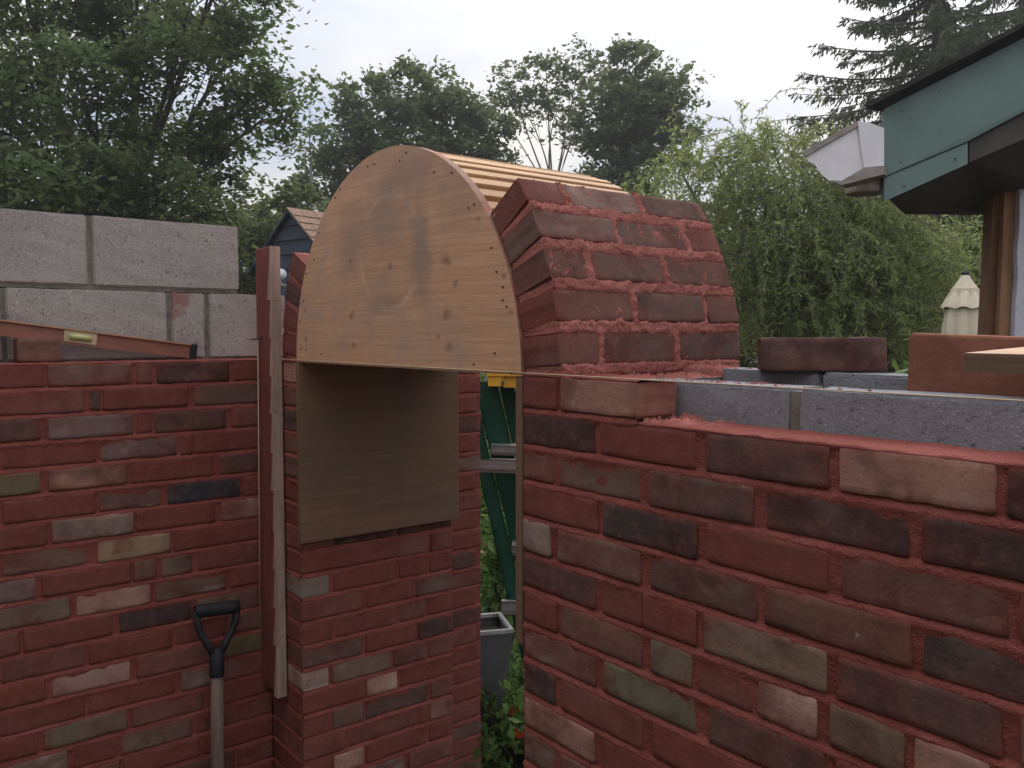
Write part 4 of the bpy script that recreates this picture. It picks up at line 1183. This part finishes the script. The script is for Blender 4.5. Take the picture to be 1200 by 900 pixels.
def tree(name, base, lobes, leaf, mat, label, seed, fork=0.35, trunk_r=0.2, clump=0.45, per=55, dens=1.0, bark='bark', group=None, flat=0.55, up=0.55, twigs=True, shell=0.45, gaps=-0.75, small=6):
    """lobes: (px, py, depth, radius_px, flatten). Trunk forks into a limb for each lobe, limbs into boughs, boughs end in leaf clumps"""
    rng = np.random.default_rng(seed)
    base = Vector((base.x, base.y, 0))
    t = empty(name, base, label, 'tree', group)
    mb = MB()
    L = []
    for (px, py, dp, rp, fl) in lobes:
        L.append((at(px, py, dp), rp / FPX * dp, fl))
    ctr = sum((c for c, r, f in L), Vector()) / len(L)
    low = min(c.z - r * f for c, r, f in L)
    fk = Vector((base.x + (ctr.x - base.x) * .25, base.y + (ctr.y - base.y) * .25, max(1.2, low * (1 - fork) + ctr.z * fork)))
    tr = bez(base, base.lerp(fk, 0.5) + Vector((rng.normal() * .15, rng.normal() * .15, 0)), fk, 7)
    mb.tube(tr, [trunk_r * (1.25 if i == 0 else 1 - 0.06 * i) for i in range(7)], 9)
    cl = []
    for (c, r, f) in L:
        mid = fk.lerp(c, 0.5) + Vector((rng.normal() * .2 * r, rng.normal() * .2 * r, r * 0.35))
        pts = bez(fk, mid, c, 8); rr = trunk_r * min(0.55, 0.13 + 0.14 * r)
        mb.tube(pts, [rr * (1 - 0.095 * i) for i in range(8)], 6)
        n = max(small, int(dens * 5.2 * (r / clump) ** 2 * 0.55))
        u = rng.normal(size=(n, 3)); u /= np.linalg.norm(u, axis=1)[:, None]
        rad = r * (shell + (1 - shell) * rng.random(n)) ** 0.7
        p = np.array(c) + u * rad[:, None] * np.array([1, 1, f])
        for q in p: cl.append((q, c, r))
        if twigs:
            for q in p[:: 2]:
                s = pts[int(rng.integers(4, 8))]; qv = Vector(q)
                mb.tube(bez(s, s.lerp(qv, 0.5) + Vector((rng.normal() * .1, rng.normal() * .1, 0.18 * r)), qv, 4), [rr * .26, rr * .2, rr * .13, rr * .05], 4, False)
    mb.build('trunk', M[bark], t, True)
    cen = []
    for (q, c, r) in cl:
        k = int(per * rng.uniform(0.6, 1.4)); s = clump * rng.uniform(0.65, 1.25)
        o_ = rng.normal(size=(k, 3)) * np.array([0.5, 0.5, 0.5 * flat]) * s
        # boughs sag at their edge
        o_[:, 2] -= 0.22 * (o_[:, 0] ** 2 + o_[:, 1] ** 2) / s
        cen.append(q + o_)
    cen = np.concatenate(cen)
    # lacunae: sky shows through where a slow random field runs low
    if gaps > -9:
        rm = float(np.mean([r for c, r, f in L])); fld = np.zeros(len(cen))
        for w_ in range(9):
            kv = rng.normal(size=3); kv *= 2 * math.pi / (rm * rng.uniform(0.45, 1.3)) / np.linalg.norm(kv)
            fld += np.sin(cen @ kv + rng.uniform(0, 6.28))
        cen = cen[fld / 2.12 + 0.35 * rng.normal(size=len(cen)) > gaps]
    leaf_object('crown', cen, leaf, mat, t, rng, up)
    return t, len(cen)

D1 = 13.0
tot = 0
_, n = tree('maple_tree', at(120, 392, D1 + 1), [
    (-90, 60, D1 + 1, 120, .85), (40, 20, D1, 105, .85), (150, -10, D1 + .5, 105, .8), (250, -5, D1 - .3, 80, .8), (285, 42, D1 + .3, 42, .7), (205, 75, D1 - .8, 62, .7),
    (95, 110, D1 - 1, 88, .8), (10, 135, D1 - .6, 85, .85), (-80, 190, D1, 110, .8), (165, 165, D1 + .8, 78, .75), (235, 158, D1, 40, .65), (75, 205, D1 - 1.6, 80, .62), (180, 225, D1 - 1, 75, .6),
    (255, 228, D1 + .4, 48, .7), (305, 105, D1 - .4, 33, .8), (308, 140, D1 - .3, 33, .75), (130, 265, D1 - .6, 95, .6), (10, 245, D1 - 1, 90, .7), (215, 275, D1 - .2, 85, .6)],
    0.092, 'maple_leaf', 'large dark maple filling the upper left behind the grey blocks', 21, 0.1, 0.30, 0.40, 118, 2.05, up=1.0, small=16); tot += n
GR = 'trees along the skyline'
_, n = tree('oak_tree', at(450, 392, 24), [
    (480, 105, 24, 46, .85), (430, 125, 24, 42, .85), (520, 125, 24.5, 44, .85), (405, 165, 24, 38, .85), (560, 150, 25, 40, .85), (465, 165, 23.5, 58, .8), (385, 205, 24, 36, .9), (540, 195, 25, 60, .8), (450, 225, 24, 70, .9), (370, 250, 24, 45, .9)],
    0.155, 'mid_leaf', 'round-topped leafy tree rising behind the middle of the form', 22, 0.2, 0.26, 0.46, 70, 2.5, gaps=-0.55, up=0.9, group=GR); tot += n
_, n = tree('locust_tree', at(650, 392, 29), [
    (600, 95, 29, 30, .8), (640, 85, 29, 30, .75), (680, 72, 29, 27, .8), (615, 130, 29, 30, .7), (655, 125, 29.5, 30, .7), (700, 90, 29, 22, .9), (585, 130, 29, 22, .8), (668, 155, 29, 20, .7)],
    0.15, 'mid_leaf', 'thin-crowned tree with bare forking limbs in the middle distance', 23, -1.1, 0.15, 0.44, 60, 1.8, gaps=-0.3, up=0.9, bark='bark_grey', group=GR, shell=0.6); tot += n
_, n = tree('elm_tree', at(735, 392, 26), [
    (745, 75, 26, 34, .85), (785, 108, 26, 36, .85), (720, 110, 26, 38, .85), (760, 130, 25.5, 46, .8), (700, 150, 26, 30, .85), (740, 170, 26, 50, .8), (790, 150, 26.4, 26, .8), (725, 205, 26, 45, .9), (700, 235, 26, 50, .9)],
    0.155, 'mid_leaf', 'dense dark tree standing just above the brick arch', 24, 0.1, 0.26, 0.46, 76, 2.7, gaps=-0.65, up=0.9, group=GR); tot += n
_, n = tree('sapling_tree', at(366, 392, 20), [(366, 100, 20, 11, 1.5), (362, 125, 20, 15, 1.2), (370, 150, 20, 17, 1.1), (364, 175, 20, 18, 1)],
    0.13, 'mid_leaf', 'thin wispy tree beside the big maple against the sky', 25, 0.05, 0.05, 0.30, 12, 0.8, bark='bark_grey', group=GR); tot += n
_, n = tree('young_tree', at(315, 392, 16), [(325, 245, 16, 26, .7), (345, 225, 16, 20, .7), (300, 270, 16, 40, .9), (335, 290, 16, 45, .9), (375, 275, 16.5, 40, .9)],
    0.125, 'mid_leaf', 'low leafy tree filling the gap behind the navy shed', 26, 0.2, 0.10, 0.36, 55, 2.2, group=GR); tot += n
_, n = tree('lime_tree', at(790, 392, 15), [(765, 205, 15, 22, .8), (790, 185, 15, 16, .8), (745, 225, 15, 22, .8), (815, 265, 15, 38, .9), (860, 275, 15, 34, .9)],
    0.12, 'shrub_leaf', 'light green tree peeping over the right shoulder of the arch', 27, 0.2, 0.09, 0.36, 40, 1.0, group=GR); tot += n

# spruce at upper right
def spruce(name, px, depth, label, seed):
    rng = np.random.default_rng(seed)
    b = at(px, 392, depth); b.z = 0; H_ = at(px, -190, depth).z
    t = empty(name, b, label, 'tree', GR)
    mb = MB(); mb.tube([b, b + Vector((0, 0, H_ * .5)), b + Vector((0, 0, H_))], [0.20, 0.11, 0.02], 8)
    cen = []; dirs = []
    z0 = at(px, 250, depth).z
    for i in range(125):
        t_ = rng.random(); z_ = z0 + (H_ - z0) * t_; L_ = (3.4 * (1 - t_) + 0.5) * rng.uniform(.7, 1.1); az = rng.uniform(0, 2 * math.pi)
        d = Vector((math.cos(az), math.sin(az), 0)); p0 = b + Vector((0, 0, z_))
        pts = [p0 + d * (L_ * s) + Vector((0, 0, -0.30 * L_ * s + 0.22 * L_ * s * s)) for s in np.linspace(0, 1, 7)]
        mb.tube(pts, [0.035, 0.03, 0.025, 0.02, 0.015, 0.01, 0.005], 4, False)
        sd = Vector((-d.y, d.x, 0))
        for k in range(int(36 * L_)):
            s = rng.random() ** 0.7; p = p0 + d * (L_ * s) + Vector((0, 0, -0.30 * L_ * s + 0.22 * L_ * s * s))
            side_ = rng.choice((-1, 1)); ln = rng.uniform(0.12, 0.45) * (1.15 - s * 0.7)
            e = (sd * side_ * rng.uniform(0.3, 1) + d * 0.5 + Vector((0, 0, -rng.uniform(0.35, 1.1)))).normalized()
            m = max(2, int(ln / 0.045))
            for q in range(m):
                cen.append(p + e * ln * q / m); dirs.append(e)
    mb.build('trunk', M['bark'], t, True)
    cen = np.array([tuple(c) for c in cen]); dr = np.array([tuple(c) for c in dirs]); n = len(cen)
    dr = dr + rng.normal(size=(n, 3)) * 0.35; dr /= np.linalg.norm(dr, axis=1)[:, None]
    o_ = np.cross(dr, rng.normal(size=(n, 3))); o_ /= np.linalg.norm(o_, axis=1)[:, None]
    ln = 0.12; wd_ = 0.021
    v = np.empty((n, 4, 3)); v[:, 0] = cen; v[:, 1] = cen + dr * ln * .5 + o_ * wd_; v[:, 2] = cen + dr * ln; v[:, 3] = cen + dr * ln * .5 - o_ * wd_
    quads('crown', v, 'spruce', t, rng); return n
tot += spruce('spruce_tree', 1088, 17, 'tall spruce with drooping boughs above the green eave', 31)
tot += spruce('spruce_tree', 1185, 20, 'darker spruce rising behind the roof at the upper right corner', 32)

# curly willow
def willow(name, spots, label, seed, mat='willow_leaf'):
    rng = np.random.default_rng(seed)
    b = at(930, 392, 8.2); b.z = 0
    t = empty(name, b, label, 'tree')
    mb = MB(); cen, dr = [], []
    fk = b + Vector((0, 0, 1.1)); mb.tube([b, b + Vector((.05, 0, .6)), fk], [0.16, 0.13, 0.11], 8)
    for (px, py, dp, rp, nst, ln) in spots:
        c = at(px, py, dp); r = rp / FPX * dp
        limb = bez(fk, fk.lerp(c, .5) + Vector((rng.normal() * .2, rng.normal() * .2, .4)), c, 7); mb.tube(limb, [0.06, .05, .042, .034, .026, .018, .012], 5, False)
        for i in range(nst):
            u = rng.normal(size=3); u /= np.linalg.norm(u); s0 = c + Vector(u * r * rng.random() ** .4)
            d = Vector((u[0], u[1], 0.5 + 0.6 * rng.random())).normalized()
            p = s0.copy(); L_ = ln * rng.uniform(.5, 1.3); n = max(5, int(L_ / 0.055)); ph = rng.uniform(0, 6.28); pts = [p.copy()]
            tw = Vector(rng.normal(size=3)).normalized()
            for k in range(n):
                d = (d + Vector((0, 0, -0.20)) + Vector((math.cos(ph + k * 1.25), math.sin(ph + k * 1.25), 0.25 * math.sin(k * 1.9 + ph))) * 0.36 + tw * 0.05).normalized()
                p = p + d * 0.055; pts.append(p.copy())
                for q in range(int(rng.integers(2, 5))):
                    e = (d * 0.5 + Vector(rng.normal(size=3)) * 0.75 + Vector((0, 0, -.35))).normalized()
                    cen.append(p + d * rng.uniform(-.03, .03)); dr.append(e)
            mb.tube(pts[::2], [0.004 * (1 - 0.7 * a / len(pts)) for a in range(0, len(pts), 2)], 3, False)
    mb.build('trunk', M['bark_grey'], t, True)
    cen = np.array([tuple(x) for x in cen]); dr = np.array([tuple(x) for x in dr]); n = len(cen)
    o_ = np.cross(dr, rng.normal(size=(n, 3))); o_ /= np.linalg.norm(o_, axis=1)[:, None]
    nn = np.cross(dr, o_)
    ln = 0.062 * rng.uniform(.6, 1.35, (n, 1)); w_ = ln * 0.115
    v = np.empty((n, 4, 3)); v[:, 0] = cen; v[:, 1] = cen + dr * ln * .45 + o_ * w_; v[:, 2] = cen + dr * ln + nn * ln * rng.uniform(-.35, .35, (n, 1)); v[:, 3] = cen + dr * ln * .45 - o_ * w_
    quads('crown', v, mat, t, rng); return n
tot += willow('curly_willow', [(800, 205, 8.6, 32, 26, .75), (835, 190, 8.6, 32, 26, .8), (880, 165, 8.6, 28, 22, .9), (910, 185, 8.3, 32, 48, .9), (860, 240, 8.4, 48, 75, .8), (930, 220, 8, 50, 150, .9), (985, 240, 8, 45, 120, .8),
     (870, 300, 8.3, 55, 170, .8), (950, 300, 7.8, 60, 200, .8), (1020, 280, 7.9, 50, 170, .7), (900, 370, 8.2, 55, 190, .7), (985, 365, 7.8, 60, 200, .7), (1050, 325, 8, 45, 140, .6), (1060, 385, 8, 50, 120, .6), (1100, 300, 8.4, 35, 80, .6)],
    'curly willow with fine twisted pale leaves right of the arch', 41)

# broad-leaved shrubs behind, filling the space under the willow and the eave
def shrub(name, px, py, dp, rx, label, seed, leaf=0.075, mat='shrub_leaf', per=46, clump=0.2, dens=1.0, group='shrubs beyond the wall'):
    rng = np.random.default_rng(seed)
    c = at(px, py, dp); b = Vector((c.x, c.y, 0)); r = rx / FPX * dp
    t = empty(name, b, label, 'shrub', group)
    H_ = c.z; mb = MB(); cen = []
    n = int(dens * 9 * (r / clump) * (H_ / clump) * 0.5)
    for i in range(n):
        a = rng.uniform(0, 6.283); hh = rng.uniform(0.08, 1); rr = r * math.sqrt(rng.uniform(.15, 1)) * (1 - 0.55 * hh ** 3)
        q = b + Vector((rr * math.cos(a), rr * math.sin(a), H_ * hh + rng.normal() * .05))
        if i % 4 == 0: mb.tube(bez(b + Vector((rng.normal() * .08, rng.normal() * .08, 0)), b + Vector((rr * .3 * math.cos(a), rr * .3 * math.sin(a), H_ * hh * .7)), q, 5), [.018, .014, .01, .007, .004], 4, False)
        cen.append(np.array(q) + rng.normal(size=(int(per * rng.uniform(.6, 1.4)), 3)) * np.array([.5, .5, .38]) * clump)
    mb.build('stems', M['bark'], t, True)
    cen = np.concatenate(cen); leaf_object('foliage', cen, leaf, mat, t, rng, 0.5); return len(cen)
tot += shrub('broadleaf_shrub', 1110, 285, 9.8, 75, 'broad-leaved shrub behind the closed umbrella', 51)
tot += shrub('broadleaf_shrub', 980, 300, 10.8, 110, 'dark shrub mass behind the curly willow', 52, mat='mid_leaf')
tot += shrub('broadleaf_shrub', 850, 300, 11, 75, 'dark shrub between the arch and the curly willow', 53, mat='mid_leaf')
tot += shrub('broadleaf_shrub', 1160, 235, 12.5, 60, 'dark shrub under the eave beside the brown timbers', 55, mat='mid_leaf')
tot += shrub('broadleaf_shrub', 318, 262, 14.5, 75, 'dark shrub in the gap between grey blocks and navy shed', 56, mat='mid_leaf')
tot += shrub('broadleaf_shrub', 1068, 432, 2.9, 12, 'little green sprig poking up between loose brick and terracotta slab', 54, 0.045, 'garden_leaf', 8, 0.05, 0.5)

# greenery and flowers seen through the doorway
tot += shrub('climbing_plant', 590, 520, 4.9, 60, 'leafy climbing plant beyond the folded stepladder', 61, 0.060, 'garden_leaf', 26, 0.14, 1.1, 'plants seen through the doorway')
tot += shrub('climbing_plant', 588, 612, 4.1, 30, 'bright leafy plant rising above the grey planter', 63, 0.050, 'garden_leaf', 22, 0.10, 1.3, 'plants seen through the doorway')
tot += shrub('climbing_plant', 560, 440, 7.0, 80, 'taller green bush deeper in the garden through the doorway', 62, 0.08, 'shrub_leaf', 36, 0.2, 1.0, 'plants seen through the doorway')
def marigold(px, py, dp, label, seed, blooms):
    rng = np.random.default_rng(seed)
    c = at(px, py, dp); b = Vector((c.x, c.y, 0)); t = empty('marigold', b, label, 'flower', 'marigolds by the doorway')
    mb = MB(); cen = []
    for i in range(26):
        q = Vector((b.x + rng.normal() * .10, b.y + rng.normal() * .10, rng.uniform(.08, max(.15, c.z))))
        mb.tube([b, b.lerp(q, .5) + Vector((0, 0, .04)), q], [.004, .003, .002], 4, False); cen.append(np.array(q) + rng.normal(size=(34, 3)) * .038)
    mb.build('stems', M['garden_stem'] if 'garden_stem' in M else M['bark'], t, True)
    leaf_object('foliage', np.concatenate(cen), 0.034, 'garden_leaf', t, rng, .4)
    for (bx, by) in blooms:
        p = at(bx, by, dp - .10); mb = MB()
        for ring, (m, r, z_) in enumerate(((11, .022, 0.0), (9, .016, .006), (6, .009, .011))):
            for k in range(m):
                a = 2 * math.pi * (k + .5 * ring) / m; d = (RIGHT * math.cos(a) + Vector((0, 0, 1)) * math.sin(a)); o_ = (-VIEW).cross(d)
                q = p - VIEW * z_
                mb.add([q, q + d * r * .7 + o_ * r * .35 - VIEW * .003, q + d * r - VIEW * .001, q + d * r * .7 - o_ * r * .35 - VIEW * .003], [(0, 1, 2, 3)])
        mb.build('bloom', M['petal'], t)
marigold(607, 800, 3.22, 'marigold clump with two orange blooms at the foot of the right wall', 71, ((603, 834), (608, 859)))
marigold(604, 770, 3.75, 'marigold foliage behind the orange blooms, without open flowers', 72, ())
# wire mesh fence behind
mb = MB()
f0, f1 = at(540, 392, 5.6), at(660, 392, 5.4)
for i in range(13):
    p = f0.lerp(f1, i / 12); mb.tube([(p.x, p.y, 0), (p.x, p.y, 1.25)], .0022, 4, False)
for i in range(10):
    z_ = .05 + i * .13; mb.tube([(f0.x, f0.y, z_), (f1.x, f1.y, z_)], .0022, 4, False)
tag(mb.build('wire_fence', M['fence_wire']), 'rusty wire mesh fence behind the garden plants', 'fence')


# far wood closing the view: one mass on every side the camera may look
rngf = np.random.default_rng(81); nf_ = 30000
an = rngf.uniform(-1.35, 1.35, nf_) + YAW + math.pi / 2; rd = rngf.uniform(40, 50, nf_)
hmax = 4.6 + 1.1 * np.sin(an * 9) + 0.8 * np.sin(an * 23 + 1) + 0.5 * np.sin(an * 51 + 2)
cf = np.stack([CAM.x + rd * np.cos(an), CAM.y + rd * np.sin(an), hmax * rngf.random(nf_) ** 0.6], 1)
tag(leaf_object('far_wood', cf, 0.62, 'mid_leaf', None, rngf, 0.6), 'far line of dark woodland beyond the garden trees', 'woodland', kind='stuff')

# unseen wall added behind the camera to darken the lower brickwork
mb = MB(); mb.box((-3.2, -3.2, 0), (4.2, -2.9, 3.3)); mb.box((-3.3, -3.3, 3.3), (4.3, -2.8, 3.38))
tag(mb.build('added_shade_wall', M['joint']), 'unseen tall grey wall added behind the viewer to shade the brickwork', 'wall')

# ------------------------------------------------------------------ damp summer air
mb = MB(); mb.box((-75, -60, -1.0), (75, 75, 24))
hz = mb.build('haze', None); tag(hz, kind='stuff')
hm = bpy.data.materials.new('haze_air'); hm.use_nodes = True; hm.node_tree.nodes.clear()
ho = hm.node_tree.nodes.new('ShaderNodeOutputMaterial'); hv = hm.node_tree.nodes.new('ShaderNodeVolumePrincipled')
hv.inputs['Color'].default_value = (0.93, 0.95, 1.0, 1); hv.inputs['Density'].default_value = 0.0017; hv.inputs['Anisotropy'].default_value = 0.35
hm.node_tree.links.new(hv.outputs[0], ho.inputs['Volume']); hz.data.materials.append(hm)
